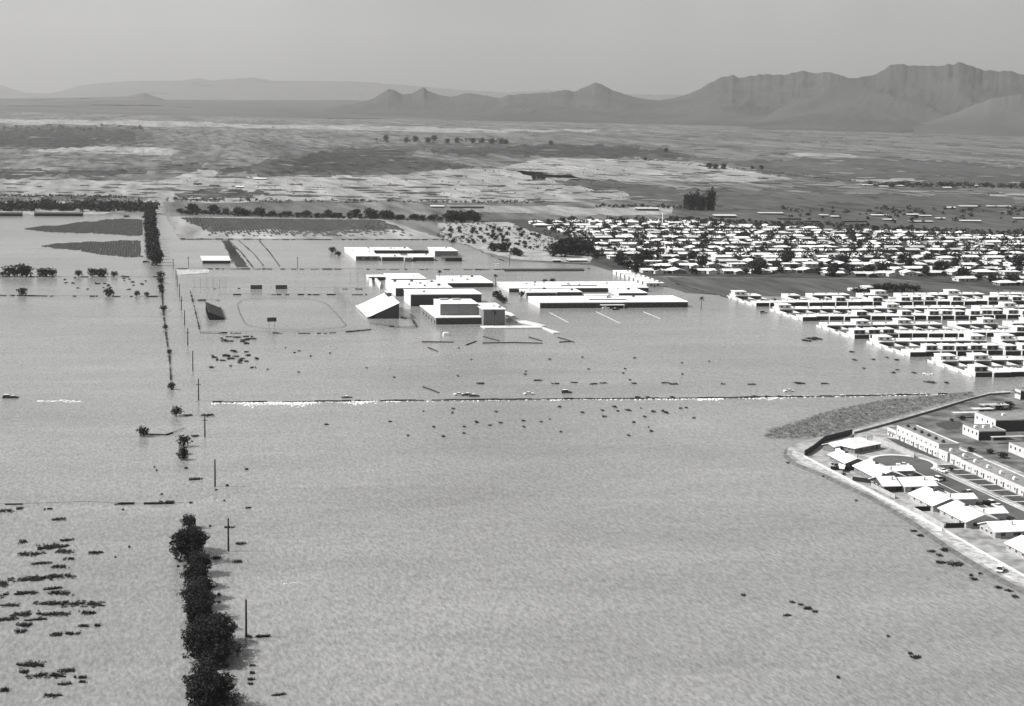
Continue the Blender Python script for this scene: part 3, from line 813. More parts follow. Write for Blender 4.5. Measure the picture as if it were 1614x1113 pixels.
# north school
fb('school_block', 'white-roofed end block of the smaller far school', 'school building', 560.9, 597, 411.5, 403.6, (546, 389.8), 'stucco', 'brick_and_half_shade', win=3, vents=3)
fb('school_block', 'white-roofed block beside the entry of the smaller far school', 'school building', 601.8, 636, 412, 405, (598, 400), 'stucco', 'brick_and_shade', win=3, vents=1)
fb('school_block', 'white-roofed front block past the entry of the smaller far school', 'school building', 651, 683.6, 412, 405.2, (650, 400), 'stucco', 'brick_and_shade', win=3, vents=1)
fb('school_block', 'long white-roofed rear block of the smaller far school', 'school building', 590, 650, 400, 394.5, (586, 389.5), 'stucco', 'brick_and_shade', vents=3)
fb('school_block', 'white-roofed end block beside the dark low annex of the far school', 'school building', 685.4, 721.7, 405, 395.5, (680, 389.5), 'stucco', 'brick_and_half_shade', vents=3)
fb('school_entry', 'small entry block of the smaller far school', 'school building', 638, 649, 413, 406, (638, 402.5), 'stucco', 'brick_and_half_shade', roof='roof_light', vents=0)
fb('annex', 'dark-roofed low annex of the smaller far school', 'school building', 702, 728, 412.5, 406.5, (700, 403), 'brick_and_shade', 'opening_shade', roof='roof_dark', vents=0)
fb('hall', 'grey-roofed hall in the middle of the smaller far school', 'school building', 652, 676, 399.5, 397.5, (656, 391.5), 'brick_and_shade', 'opening_shade', roof='roof_gravel', vents=0)
for x, y, l in [(524, 398, 'small round tree farther from the far school'), (533, 404, 'small round tree closer to the far school')]:
    tree_at(FARS, x, y, 10, l, None)
fb('farm_shed', 'lone white-roofed shed in the flooded block beside the striped field', 'shed', 319.3, 363, 416, 410.5, (319, 403.5), 'brick_and_half_shade', 'opening_shade', vents=1)

# ------------------------------------------------------------------ stadium
def stand(name, label, near, far, dx, top, rows, m, under, flip=1):
    a, c = P(*near, 0), P(*far, 0)
    ln = c.y - a.y
    root = empty(name, (a.x, a.y, 0))
    tag(root, label, 'grandstand')
    x1 = dx*flip
    z0 = 1.0
    for k in range(rows):
        t0, t1 = k/rows, (k+1)/rows
        xa, xb = sorted((x1*t0, x1*t1))
        zz = z0 + (top-z0)*t1
        MB().box(xa, xb-.02, 0, ln, zz-.28, zz).build('seat_row', m, root)
        lo, hi = (xa, xa+.25) if flip > 0 else (xb-.27, xb-.02)
        if k: MB().box(lo, hi, .01, ln-.01, zz-(top-z0)/rows-.02, zz-.281).build('riser', m, root)
    nsup = 7
    for k in range(nsup):
        y = .3 + (ln-.9)*k/(nsup-1)
        q = MB()
        ring = [(0, z0-.4), (x1, top-.8), (x1, -.8), (0, -.8)]
        if flip < 0: ring = ring[::-1]
        if k in (0, nsup-1):
            ring = [(x1*.25, z0+(top-z0)*.25-.6), (x1*.97, top-.7), (x1*.97, -.8), (x1*.25, -.8)]
            if flip < 0: ring = ring[::-1]
        q.v = [(x, y, z) for x, z in ring] + [(x, y+.3, z) for x, z in ring]
        q.f = [(0, 1, 2, 3), (7, 6, 5, 4)] + [(i, i+4, (i+1) % 4+4, (i+1) % 4) for i in range(4)]
        q.build('support', under, root)
    MB().box(min(0, x1*.02)-.3, max(0, x1*.02)+.3, 0, ln, .9, 1.9).build('front_rail', m, root)
    return root, a, ln
gs, ga, gl = stand('grandstand', 'large white sloping grandstand facing the drowned running track', (579.5, 503), (554, 485), 23.0, 11.5, 24, 'metal_white', 'brick_and_shade')
MB().box(19.5, 22.8, gl*.62, gl*.80, 11.5, 13.8).build('press_box', 'metal_dark', gs)
MB().box(19.3, 23.0, gl*.61, gl*.81, 13.8, 14.05).build('press_box_roof', 'roof_white', gs)
st2, _, _ = stand('bleacher', 'small dark bleacher facing the grandstand across the track', (354, 505), (344, 488), 11.0, 5.6, 8, 'wood_dark', 'wood_dark', flip=-1)  # dark colour carries the shade of seats turned from the sun

def rail(name, pts, h, post_sp, label, m='metal_dark', closed=False, th=.14, cat='fence', rails=(1.0,), z=WZ, skirt=None):
    """fence: rails as one part, posts each their own part; optional skirt of drift along its foot"""
    root = empty(name, pts[0])
    tag(root, label, cat)
    o = Vector(pts[0]); q = MB()
    seq = list(pts) + ([pts[0]] if closed else [])
    pm = MB().box(-.09, .09, -.09, .09, -1, h).mesh('post', m)
    for a, c in zip(seq, seq[1:]):
        a, c = Vector(a)-o, Vector(c)-o
        for fr in rails:
            q.wallseg(a, c, th, h*fr-.1, h*fr)
        k = max(1, int((c-a).length/post_sp))
        for i in range(k):
            p = a.lerp(c, i/k)
            d = bpy.data.objects.new('post', pm); C.objects.link(d); d.parent = root; d.location = (p.x, p.y, 0)
    q.build('rail', m, root)
    if skirt:
        s = MB(); r = random.Random(len(pts)*31+int(o.x))
        for a, c in zip(seq, seq[1:]):
            a, c = Vector(a)-o, Vector(c)-o
            dl = (c-a).length; u = 0
            while u < dl:
                l = r.uniform(1, 9)
                if r.random() < skirt:
                    s.wallseg(a.lerp(c, u/dl), a.lerp(c, min(1, (u+l)/dl)), r.uniform(.3, 1.3), -.3, r.uniform(.25, .9))
                u += l*r.uniform(.9, 1.6)
        if s.v: s.build('drift', 'brush', root)
    return root
pp = lambda *l: [P(x, y, WZ) for x, y in l]
tr = []
ca, cb = P(400, 492, WZ), P(522, 492, WZ)
trk = pp((374, 480), (381, 474), (400, 471), (430, 470.5), (480, 471), (503, 475), (517, 481), (532, 497), (545, 513), (540, 516.5), (510, 520), (470, 521.5), (420, 519), (392, 514), (385, 508), (377, 492))
rail('track_rail', trk, .55, 16, 'low rail tracing the drowned oval running track', 'metal_dark', True, .25, 'track rail')
rail('stadium_fence', pp((316, 525), (304, 475), (300, 460)), 1.6, 14, 'fence on the power-pole side of the stadium', 'wood_dark', skirt=.55)
rail('stadium_fence', pp((316, 525), (345, 525.5), (430, 525.5), (500, 526), (545, 524), (585, 520)), 1.1, 14, 'low fence with drift on the road side of the stadium', 'wood_dark', skirt=.6)
rail('stadium_fence', pp((304, 456), (400, 455), (560, 456), (600, 457)), 1.5, 12, 'wire fence behind the two dark boards', 'wood_dark', rails=(1.0,), skirt=.12)
rail('stadium_fence', pp((346, 465), (450, 465), (590, 465)), .9, 12, 'straight low fence at the far end of the running track', 'wood_dark', th=.4, skirt=.5)
rail('stadium_fence', pp((302, 474), (346, 474)), 1.1, 12, 'short fence behind the small dark bleacher', 'wood_dark', th=.3, skirt=.5)
def backstop(name, label, pts, h):
    root = empty(name, pts[0]); tag(root, label, 'backstop')
    o = Vector(pts[0]); pm = MB().box(-.12, .12, -.12, .12, -1, h).mesh('post', 'metal_grey')
    for a, c in zip(pts, pts[1:]):
        a, c = Vector(a)-o, Vector(c)-o
        k = max(2, int((c-a).length/5))
        for i in range(k+1):
            p = a.lerp(c, i/k)
            d = bpy.data.objects.new('post', pm); C.objects.link(d); d.parent = root; d.location = (p.x, p.y, 0)
        q = MB()
        for j in range(1, 9): q.wallseg(a, c, .06, h*j/8-.06, h*j/8)
        q.build('wire_rail', 'metal_grey', root)
    return root
backstop('backstop', 'tall wire backstop by the power-pole side of the playing field', pp((306, 456), (356, 455)), 9)
backstop('backstop', 'tall wire backstop angling behind the grandstand', pp((527, 460), (545, 483)), 6)
backstop('backstop', 'tall wire screen beside the open-fronted court', pp((552, 446), (575, 446)), 9)
backstop('backstop', 'wire screen of the court behind the rear classroom wing', pp((786, 443), (812, 443)), 8)
def board(name, label, x, y, wpx, hpx, legpx):
    p = P(x, y, 0); s = F/p.y
    w, h, lg = wpx/s, hpx/s, legpx/s
    root = empty(name, p); tag(root, label, 'scoreboard')
    MB().box(-w/2, w/2, -.25, .25, lg, lg+h).build('panel', 'metal_dark', root)
    MB().box(-w/2-.1, w/2+.1, -.3, .3, lg+h, lg+h+.2).build('top_trim', 'metal_grey', root)
    for k in ((-.3, .3) if wpx < 16 else (-.42, -.14, .14, .42)):
        MB().box(w*k-.15, w*k+.15, -.15, .15, -.8, lg).build('post', 'metal_grey', root)
board('scoreboard', 'dark scoreboard on two legs inside the oval track', 428.5, 516, 14.5, 6.5, 9)
board('sign_board', 'dark board on the field fence nearer the power poles', 404, 457, 18, 6.5, 1)
board('sign_board', 'dark board on the field fence nearer the gymnasium', 443.5, 457, 18, 6.5, 1)
# low walls by the open court
slab('court_wall', [(590, 437), (592, 436.5), (601, 446), (599, 452)], 0, 2.4, 'stucco', 'bright low wall enclosing the yard by the open court', 'wall')
slab('court_wall', [(581.5, 438), (586, 439), (587, 447), (582.5, 446)], 0, 2.6, 'stucco', 'bright block of wall at the open court corner', 'wall')
# yard wall below the grandstand
rail('yard_fence', pp((583, 511), (640, 518), (657, 516), (650, 505), (632, 501)), 1.4, 6, 'dark board fence round the flooded yard under the grandstand', 'wood_dark', rails=(1.0, .66, .33), th=.3, skirt=.3)

# floating logs / timbers
for x0, y0, x1, y1, l in [(665, 539, 715, 539.5, 'long dark timber parallel to the auditorium front'), (735, 544, 750.5, 538, 'short dark timber lying askew past the long one'), (761, 541, 808, 540, 'dark timber below the plaza, thicker half'), (808, 540.2, 855, 541.2, 'thin dark timber continuing past the thicker one'),
                          (762, 531, 787, 537.5, 'thin slanting timber below the lobby'), (834, 531.5, 854, 537.5, 'thin slanting timber below the ramp'), (880, 532, 905, 539.5, 'thick dark slanting timber beyond the ramp end'), (882, 539.5, 900, 538.5, 'faint timber touching the thick slanting one'), (675, 548, 690, 554, 'thin slanting timber south of the long one'), (667, 610, 692, 619, 'lone slanting timber near the stranded cars')]:
    a, c = P(x0, y0, WZ+.15), P(x1, y1, WZ+.15)
    o = MB().tube([Vector((0, 0, 0)), (c-a)*.5, c-a], [.55, .5, .42], 7).build('timber', 'wood_dark', None, a)
    tag(o, l, 'timber')
for x0, y0, x1, y1, l in [(866, 493, 896, 509, 'white parking kerb line closest to the lobby'), (940, 492, 977, 510, 'white parking kerb line in the middle of the drowned lot'), (1014, 492, 1041, 503, 'white parking kerb line farthest from the lobby')]:
    a, c = P(x0, y0, 0), P(x1, y1, 0)
    o = MB().wallseg((0, 0), (c-a).xy, .55, -.2, WZ+.12).build('parking_kerb', 'concrete', None, a)
    tag(o, l, 'kerb')
o = MB().box(0, 4, 0, 3, 0, 1.5).box(.5, 3.4, .4, 2.6, 1.5, 2.0).build('utility_box', 'metal_white', None, P(699, 529, WZ)); tag(o, 'small white utility box in the water before the auditorium', 'utility box')

# ------------------------------------------------------------------ utility poles
def pole(x, y, h, label, arm=True, tilt=0.0, arms=2.6):
    p = Vector((x, y, 0))
    root = empty('utility_pole', p); root.rotation_euler = (0, tilt, 0)
    tag(root, label, 'utility pole', 'utility poles along the drowned road')
    MB().tube([(0, 0, -1), (0, 0, h*.5), (0, 0, h)], [.36, .31, .26], 8).build('pole', 'wood_dark', root)
    if arm:
        MB().box(-arms/2, arms/2, -.1, .1, h-3.2, h-2.95).build('crossarm', 'wood_dark', root)
        for k in (-1.1, -.4, .4, 1.1):
            MB().box(k-.06, k+.06, -.06, .06, h-2.95, h-2.65).build('insulator', 'metal_grey', root)
names = ['tall dark utility pole beside the bushiest trees', 'utility pole with drift caught beside it by the leafy row', 'utility pole past the far end of the leafy row', 'utility pole with driftwood piled at its top by the overflowing road',
         'utility pole at the edge of the overflowing road', 'utility pole just beyond the overflowing road', 'utility pole level with the drift patch below the stadium', 'utility pole by the stadium fence corner', 'utility pole beside the small dark bleacher', 'utility pole level with the running track end', 'utility pole near the field backstop', 'utility pole at the corner of the flooded school block']
for i, (x, y, t) in enumerate([(388, 1006, 945), (360, 870, 817), (339, 768, 724), (323, 690, 652), (313, 632, 597), (304, 585, 553), (296, 545, 517), (291, 513, 489), (286, 489, 467), (283, 469, 447), (279.5, 452, 434), (277.5, 440, 424)]):
    p = P(x, y, 0)
    pole(p.x, p.y, zat(x, t, p.y), names[i], i in (1, 3, 6, 4, 8))
for x, y, h in [(273, 424, 9), (297, 420, 9), (469, 424, 11), (803, 418, 10), (638, 425, 9)]:
    p = P(x, y, 0); root = empty('utility_pole', p)
    tag(root, 'thin dark pole along the road behind the school', 'utility pole', 'thin poles behind the school')
    MB().tube([(0, 0, -1), (0, 0, h*.6), (0, 0, h)], [.3, .26, .2], 7).build('pole', 'wood_dark', root)
    MB().box(-1.1, 1.1, -.12, .12, h-1.2, h-.95).build('crossarm', 'wood_dark', root)
for x, y in [(890, 506), (912, 505), (955, 500), (995, 518), (1118, 514)]:
    p = P(x, y, 0); root = empty('light_pole', p); tag(root, 'thin grey light pole in the drowned parking lot', 'light pole', 'light poles in the drowned lot')
    MB().tube([(0, 0, -1), (0, 0, 4), (0, 0, 8)], [.12, .1, .08], 6).build('pole', 'metal_grey', root)
    MB().box(-.6, .6, -.15, .15, 8, 8.2).build('lamp_head', 'metal_grey', root)
p = P(1044, 357, .3); root = empty('radio_mast', p); tag(root, 'tall thin white mast rising above the subdivision roofs', 'mast')
MB().tube([(0, 0, -.5), (0, 0, 10), (0, 0, 18)], [.6, .5, .45], 8).build('mast', 'metal_white', root)
MB().box(-1, .5, -.3, .3, 18, 18.5).build('mast_head', 'metal_white', root)

# ------------------------------------------------------------------ drowned fences and roads
rail('field_fence', pp((-20, 437), (60, 437), (160, 437), (252, 437)), .8, 15, 'farther drowned fence across the flooded fields', 'wood_dark', th=.35, skirt=.5)
rail('field_fence', pp((-20, 466), (120, 467.5), (256, 468)), .7, 15, 'nearer drowned fence across the flooded fields', 'wood_dark', th=.25, skirt=.55)
rail('field_fence', pp((254, 440), (257, 490), (262, 530), (267, 565), (270.5, 615)), .9, 10, 'drowned fence with caught brush beside the power line', 'wood_dark', th=.3, skirt=.6)
rail('field_fence', pp((-20, 796), (60, 795), (140, 792), (190, 795), (290, 794)), .5, 14, 'drowned fence with drift above the grassy shoals', 'wood_dark', th=.12, skirt=.16)
rail('field_fence', pp((225, 685), (262, 686), (291, 676)), .5, 8, 'drift-hung fence running from the lone round tree', 'wood_dark', th=.35, skirt=.75)
rail('field_fence', pp((285, 377), (500, 378), (700, 378)), .9, 15, 'hedge-like fence below the striped field', 'wood_dark', th=.9, skirt=.75)
rail('field_fence', pp((262, 424), (420, 424.5), (600, 425), (760, 425.5), (930, 424)), .9, 15, 'drowned fence along the road behind the school', 'wood_dark', th=.5, skirt=.5)
rail('field_fence', pp((700, 381), (735, 386), (775, 404), (800, 414)), .8, 12, 'slanting fence behind the smaller far school', 'wood_dark', th=.4, skirt=.3)
rail('field_fence', pp((1040, 439), (1090, 455), (1150, 470)), .8, 12, 'slanting fence between the portables and the vacant field', 'wood_dark', th=.4, skirt=.4)
rail('field_fence', pp((360, 379), (380, 398), (399, 422)), .8, 12, 'fence beside the mud lane of the far block', 'wood_dark', th=.6, skirt=.6)
rail('field_fence', pp((376, 379), (400, 400), (416, 420)), .4, 12, 'thin bank line in the far flooded block', 'wood_dark', th=.5, skirt=.2)
rail('field_fence', pp((408, 379), (425, 398), (441, 420)), .4, 12, 'second thin bank line in the far flooded block', 'wood_dark', th=.7, skirt=.3)
psheet('mud_lane', [(349, 379), (361, 379), (392, 421), (372, 421)], LZ+.05, 'scrub_ground', 10, 1.2, seed=60)
slab('mud_bar', [(278, 425), (330, 425), (330, 430), (285, 433), (280, 432)], 0, .45, 'pale_dirt', 'bright mud bar at the corner of the flooded school block', 'mud bar')
slab('levee_bank', [(795, 424), (920, 423.5), (920, 426), (795, 426.5)], 0, 1.0, 'wood_dark', 'dark bank on the road behind the school', 'bank')
for x0, x1, y in [(-10, 35, 341), (54, 131, 341)]:
    a, c = P(x0, y, 0), P(x1, y, 0)
    root = empty('long_shed', a); tag(root, 'long dark low shed at the head of the flooded fields, ' + ('longer of two' if x0 > 0 else 'shorter of two'), 'shed')
    MB().box(0, c.x-a.x, 0, 10, -.3, 3.6).build('wall', 'wood_dark', root)
    l = c.x-a.x
    MB().prism([(-.4, -.5, 3.6), (l+.4, -.5, 3.6), (l+.4, 10.5, 3.6), (-.4, 10.5, 3.6)], [(-.4, 4.5, 5.0), (l+.4, 4.5, 5.0), (l+.4, 5.5, 5.0), (-.4, 5.5, 5.0)]).build('roof', 'roof_dark', root)

# overflowing road: submerged bed, its broken edge and the white water below
ROADY = 833.0
rp = pp((-10, 632), (120, 633), (330, 634.5), (500, 633), (700, 631), (900, 629), (1100, 628), (1300, 625), (1500, 621))
q = MB(); r = random.Random(5)
xs = [p.x for p in rp]
def road_y(x):
    for a, c in zip(rp, rp[1:]):
        if a.x <= x <= c.x: return a.y + (c.y-a.y)*(x-a.x)/(c.x-a.x)
    return rp[-1].y if x > rp[-1].x else rp[0].y
x = 34.0
while x < 430:
    l = r.uniform(2, 7)
    if r.random() < .93:
        y = road_y(x)
        q.wallseg((x, y+r.uniform(-.4, .4)), (x+l, road_y(x+l)+r.uniform(-.4, .4)), r.uniform(.7, 1.5), -.2, WZ + r.uniform(.25, .65))
    x += l
tag(q.build('road_edge', 'wood_dark'), None, None, None, 'structure')
f = MB()
def foam_blob(x, y, sx, sy, sz):
    k = 7; ph = r.random()*6
    ring = [(x+math.cos(ph+6.283*i/k)*sx*r.uniform(.6, 1.1), y+math.sin(ph+6.283*i/k)*sy*r.uniform(.6, 1.1)) for i in range(k)]
    f.prism([(a, c, WZ-.05) for a, c in ring], [(x+(a-x)*.6, y+(c-y)*.6, WZ+sz) for a, c in ring])
x = 34.0
while x < 430:
    inten = (.82 if x < 66 else .6 if x < 115 else .2 if x < 260 else .42 if x < 345 else .14)*(.75 + 1.2*max(-.3, mnoise.noise(Vector((x*.06, 2, 0)))))
    for k in range(int(1 + inten*5)):
        if r.random() < .12 + inten*.9:
            foam_blob(x + r.uniform(-1, 1), road_y(x) - 1.0 - abs(r.gauss(0, 1.0 + 9*inten*inten)), r.uniform(.2, .8)*(1+.6*inten), r.uniform(.25, .9)*(1+1.2*inten), r.uniform(.05, .2))
    x += .4
for k in range(60):      # second, thinner line of broken water farther along and at the road ends
    xx = r.uniform(330, 420); foam_blob(xx, road_y(xx) + r.uniform(2, 4), r.uniform(.5, 1.6), r.uniform(.2, .6), r.uniform(.04, .15))
for k in range(40):
    xx = r.uniform(-52, -30); foam_blob(xx, road_y(xx) + r.gauss(0, 2), r.uniform(.5, 2), r.uniform(.2, .6), r.uniform(.04, .12))
for x, y in [(437, 548), (520, 549), (455, 920), (336, 790)]:
    for k in range(14):
        p = P(x + r.gauss(0, 10), y + r.gauss(0, 2), 0); foam_blob(p.x, p.y, r.uniform(.2, .5), r.uniform(.1, .3), .04)
tag(f.build('foam', 'foam'), 'white water breaking below the overflowing road', None, None, 'stuff')

# drowned brush rafts
g1, l1 = 'brush shoals on the near flooded field', 'low dark shoal of drowned brush on the field beside the leafy row'
SH = [(11,806,20,6),(31,802,10,6),(75,803,12,4),(93,819,18,7),(34,855,13,8),(85,863,42,13),(106,852,18,5),(51,874,34,8),(102,870,26,8),(108,882,14,4),(65,889,26,4),(97,894,24,8),(152,872,20,6),(52,913,60,11),(103,909,28,9),(5,921,14,14),(26,937,50,9),(83,929,24,3),(100,936,36,9),(14,955,26,8),(80,952,44,8),(129,953,56,12),(12,977,28,7),(46,969,44,14),(89,969,36,8),(135,967,24,8),(55,978,30,4),(37,986,20,8),(31,996,16,8),(89,1001,16,8),(115,1000,20,6),(132,988,14,3),(155,987,10,5),(46,1049,38,14),(37,1060,12,8),(71,1066,50,10),(105,1058,24,8),(125,1069,18,5),(102,1079,18,8),(132,1076,12,4),(85,1097,26,9),(6,1089,12,8),(190,795,16,4),(243,794,10,4),(262,792,20,3)]
def raft(x, y, w, h, label, group, i):
    p = P(x, y, WZ-.06); k = p.y/F
    dep = max(1.0, (P(x, y-h/2, 0).y - P(x, y+h/2, 0).y)*.55)
    o = bpy.data.objects.new('brush_raft', RAFT[i % 7]); C.objects.link(o)
    o.location = p; o.rotation_euler = (0, 0, rnd.uniform(-.25, .25)); o.scale = (w*k*.56*rnd.choice((-1, 1)), dep*1.0*rnd.choice((-1, 1)), 1.4 + rnd.random()*.8)
    tag(o, label, 'brush', group)
for i, s in enumerate(SH): raft(*s, l1, g1, i)
for i, s in enumerate([(1172,939,7,4),(1249,950,8,5),(1263,954,8,5),(1273,960,12,7),(1286,965,11,4),(1240,971,13,5),(1444,1037,16,7),(1434,1031,7,4),(1321,1069,5,3),(1400,1004,4,3)]):
    raft(*s, 'small dark tuft of brush out in the open flood', 'brush tufts in the open flood', i)
for i, s in enumerate([(1468,870,12,4),(1481,876,9,6),(1495,867,26,9),(1506,890,24,14),(1485,887,18,8),(1536,914,10,7),(1574,927,10,5),(1599,941,10,7),(1590,932,10,6),(1545,905,6,3),(1440,838,10,4),(1452,845,12,5),(1530,908,6,3),(1260,733,6,4),(1242,730,5,3),(1298,752,4,3),(1350,790,4,2)]):
    raft(*s, 'dark brush clump in the water below the bright levee', 'brush clumps below the bright levee', i)
for i, s in enumerate([(380,858,14,4),(374,886,14,6),(405,1004,34,6),(440,1096,20,5),(400,1050,12,3),(398,1062,8,3),(396,1072,10,4),(394,1079,8,3),(342,880,12,6),(362,832,14,4),(345,938,4,5),(346,950,6,4),(326,655,18,6),(308,688,10,3),(296,655,12,3),(308,756,20,4)]):
    raft(*s, 'dark drift caught along the pole line beside the leafy row', 'drift along the pole line', i)
r = random.Random(77)
lst = [(350+r.gauss(15, 16), 562+r.gauss(0, 9), r.uniform(3, 9), r.uniform(2, 5)) for _ in range(26)] + [(345+r.uniform(0, 60), 533+r.gauss(0, 3), r.uniform(4, 14), 2) for _ in range(12)]
for i, s in enumerate(lst): raft(*s, 'scrap of dark drift below the stadium fence', 'drift below the stadium fence', i)
lst = [(x, 605+r.gauss(0, 1.2), r.uniform(6, 16), 2.2) for x in (757, 848, 875, 905, 934, 950, 1000, 1050, 1062, 1140, 1185, 1255, 1262, 1300)] + [(1466, 603, 15, 5), (1492, 604, 6, 3), (1408, 588, 5, 3)]
for i, s in enumerate(lst): raft(*s, 'dark drift stranded on the verge beyond the overflowing road', 'drift beyond the overflowing road', i)
lst = [(r.uniform(500, 1100), r.uniform(640, 690), r.uniform(2.5, 6), r.uniform(1.5, 3.5)) for _ in range(34)] + [(x, y, r.uniform(5, 8), 4) for x, y in [(990, 647), (1030, 649), (1050, 651), (953, 657), (1005, 627), (1020, 627), (1190, 626), (1210, 626), (1230, 626), (1060, 627)]]
for i, s in enumerate(lst): raft(*s, 'speck of dark drift below the overflowing road', 'drift below the overflowing road', i)
lst = [(1265+r.uniform(0, 30), 537+r.gauss(0, 3), r.uniform(6, 14), 3) for _ in range(7)] + [(r.uniform(1330, 1470), 560+r.uniform(-14, 30), r.uniform(3, 7), 2.5) for _ in range(12)]
for i, s in enumerate(lst): raft(*s, 'dark drift off the edge of the townhouse rows', 'drift off the townhouses', i)
lst = [(r.uniform(100, 235), 447+r.gauss(0, 5), r.uniform(2, 5), 2) for _ in range(26)]
for i, s in enumerate(lst): raft(*s, 'speck of brush between the two drowned field fences', 'brush between the field fences', i)
lst = [(r.uniform(400, 1150), r.uniform(545, 600), r.uniform(2, 4), 1.6) for _ in range(24)]
for i, s in enumerate(lst): raft(*s, 'speck of drift in the flood between school and road', 'drift between school and road', i)
lst = [(r.uniform(180, 400), r.uniform(735, 900), r.uniform(2, 5), 1.8) for _ in range(16)]
for i, s in enumerate(lst): raft(*s, 'small speck of drift around the pole line', 'specks around the pole line', i)

# brushy spit beside the estate
spit = [P(x, y, 0) for x, y in [(1203, 688), (1215, 678), (1262, 664), (1300, 651), (1350, 640), (1392, 632), (1533, 619), (1536, 625), (1470, 640), (1352, 674), (1300, 688), (1255, 693), (1215, 692)]]
sheet('brush_spit', jitter_poly([Vector((p.x, p.y, WZ+.05)) for p in spit], 4, 1.6, 9), 'spit_mud')
psheet('wall_path', [(1343, 680), (1395, 667), (1470, 645.5), (1531, 626.5), (1575, 616.5), (1600, 617), (1560, 621), (1531, 628.5), (1470, 648), (1396, 669.5), (1344, 683)], 1.33, 'pale_dirt')
def inside(pt, poly):
    c = False; n_ = len(poly)
    for i in range(n_):
        a, d = poly[i], poly[(i+1) % n_]
        if (a.y > pt[1]) != (d.y > pt[1]) and pt[0] < (d.x-a.x)*(pt[1]-a.y)/(d.y-a.y)+a.x: c = not c
    return c
q = MB(); r = random.Random(15); n = 0
while n < 3800:
    pt = (r.uniform(240, 450), r.uniform(690, 830))
    if not inside(pt, spit): continue
    n += 1
    leaves(q, r, (pt[0], pt[1], WZ+.35), (r.uniform(.3, 1.3), r.uniform(.5, 1.6), r.uniform(.15, .6)), 10, .2, .6)
tag(q.build('brush', 'brush_mid'), 'tangled brush covering the spit beside the estate wall', None, None, 'stuff')

# far scattered scrub on the plain
q = MB(); r = random.Random(21)
def tuft(x, y, w, h):
    an = r.random()*3
    c, s = math.cos(an)*w, math.sin(an)*w
    n0 = len(q.v)
    q.v += [(x-c, y-s, .1), (x+s, y-c, .1), (x+c, y+s, .1), (x-s, y+c, .1), (x+r.uniform(-.3, .3)*w, y+r.uniform(-.3, .3)*w, h)]
    q.f += [(n0, n0+1, n0+4), (n0+1, n0+2, n0+4), (n0+2, n0+3, n0+4), (n0+3, n0, n0+4)]
polys = [[P(x, y, 0) for x, y in pl] for pl in SCRUB]
cnt = 0
while cnt < 26000:
    px, py = r.uniform(-20, 1630), 190 + (r.random()**.8)*150
    if py > 318 and (px < 300 or px > 1060): continue
    p = P(px, py, 0)
    dens = .10 + .5*max(0, mnoise.noise(Vector((p.x*.0012, p.y*.0012, 3))) + .1)
    if any(inside((p.x, p.y), pl) for pl in polys[:5]): dens = 1.0
    if r.random() > dens: continue
    k = p.y/F
    tuft(p.x, p.y, k*r.uniform(.35, 1.1), k*r.uniform(.3, .8)); cnt += 1
tag(q.build('desert_scrub', 'brush'), 'dark scrub dotted over the desert plain', None, None, 'stuff')

# ------------------------------------------------------------------ house prototypes for the subdivision
def gable(w, d, hw, pitch, ov, axis):
    """(wall mesh, roof mesh) parts, ridge along axis; origin at centre"""
    wq, rq = MB(), MB()
    if axis == 'x':
        rh = hw + math.tan(pitch)*d/2
        for s in (-1, 1):
            pts = [(s*w/2, -d/2, -.3), (s*w/2, d/2, -.3), (s*w/2, d/2, hw), (s*w/2, 0, rh), (s*w/2, -d/2, hw)]
            wq.poly(pts if s > 0 else pts[::-1])
        wq.poly([(-w/2, -d/2, -.3), (w/2, -d/2, -.3), (w/2, -d/2, hw), (-w/2, -d/2, hw)])
        wq.poly([(w/2, d/2, -.3), (-w/2, d/2, -.3), (-w/2, d/2, hw), (w/2, d/2, hw)])
        X, Y = w/2+ov, d/2+ov
        e = hw - math.tan(pitch)*ov
        for s in (-1, 1):
            A = [(-X, s*Y, e), (X, s*Y, e), (X, 0, rh), (-X, 0, rh)]
            B = [(x, y, z+.25) for x, y, z in A]
            if s > 0: A, B = A[::-1], B[::-1]
            rq.prism(A, B)
    else:
        rh = hw + math.tan(pitch)*w/2
        for s in (-1, 1):
            pts = [(-w/2, s*d/2, -.3), (w/2, s*d/2, -.3), (w/2, s*d/2, hw), (0, s*d/2, rh), (-w/2, s*d/2, hw)]
            wq.poly(pts if s < 0 else pts[::-1])
        wq.poly([(-w/2, d/2, -.3), (-w/2, -d/2, -.3), (-w/2, -d/2, hw), (-w/2, d/2, hw)])
        wq.poly([(w/2, -d/2, -.3), (w/2, d/2, -.3), (w/2, d/2, hw), (w/2, -d/2, hw)])
        X, Y = w/2+ov, d/2+ov
        e = hw - math.tan(pitch)*ov
        for s in (-1, 1):
            A = [(s*X, -Y, e), (0, -Y, rh), (0, Y, rh), (s*X, Y, e)]
            B = [(x, y, z+.25) for x, y, z in A]
            if s > 0: A, B = A[::-1], B[::-1]
            rq.prism(A, B)
    return wq, rq, rh
def hip(w, d, hw, pitch, ov):
    wq = MB().box(-w/2, w/2, -d/2, d/2, -.3, hw)
    X, Y = w/2+ov, d/2+ov
    e = hw - .05; rh = e + math.tan(pitch)*Y; L_ = X - Y
    rq = MB()
    rq.v = [(-X, -Y, e), (X, -Y, e), (X, Y, e), (-X, Y, e), (-L_, 0, rh), (L_, 0, rh), (-X, -Y, e-.2), (X, -Y, e-.2), (X, Y, e-.2), (-X, Y, e-.2)]
    rq.f = [(0, 1, 5, 4), (1, 2, 5), (2, 3, 4, 5), (3, 0, 4), (6, 7, 1, 0), (7, 8, 2, 1), (8, 9, 3, 2), (9, 6, 0, 3), (9, 8, 7, 6)]
    return wq, rq, rh
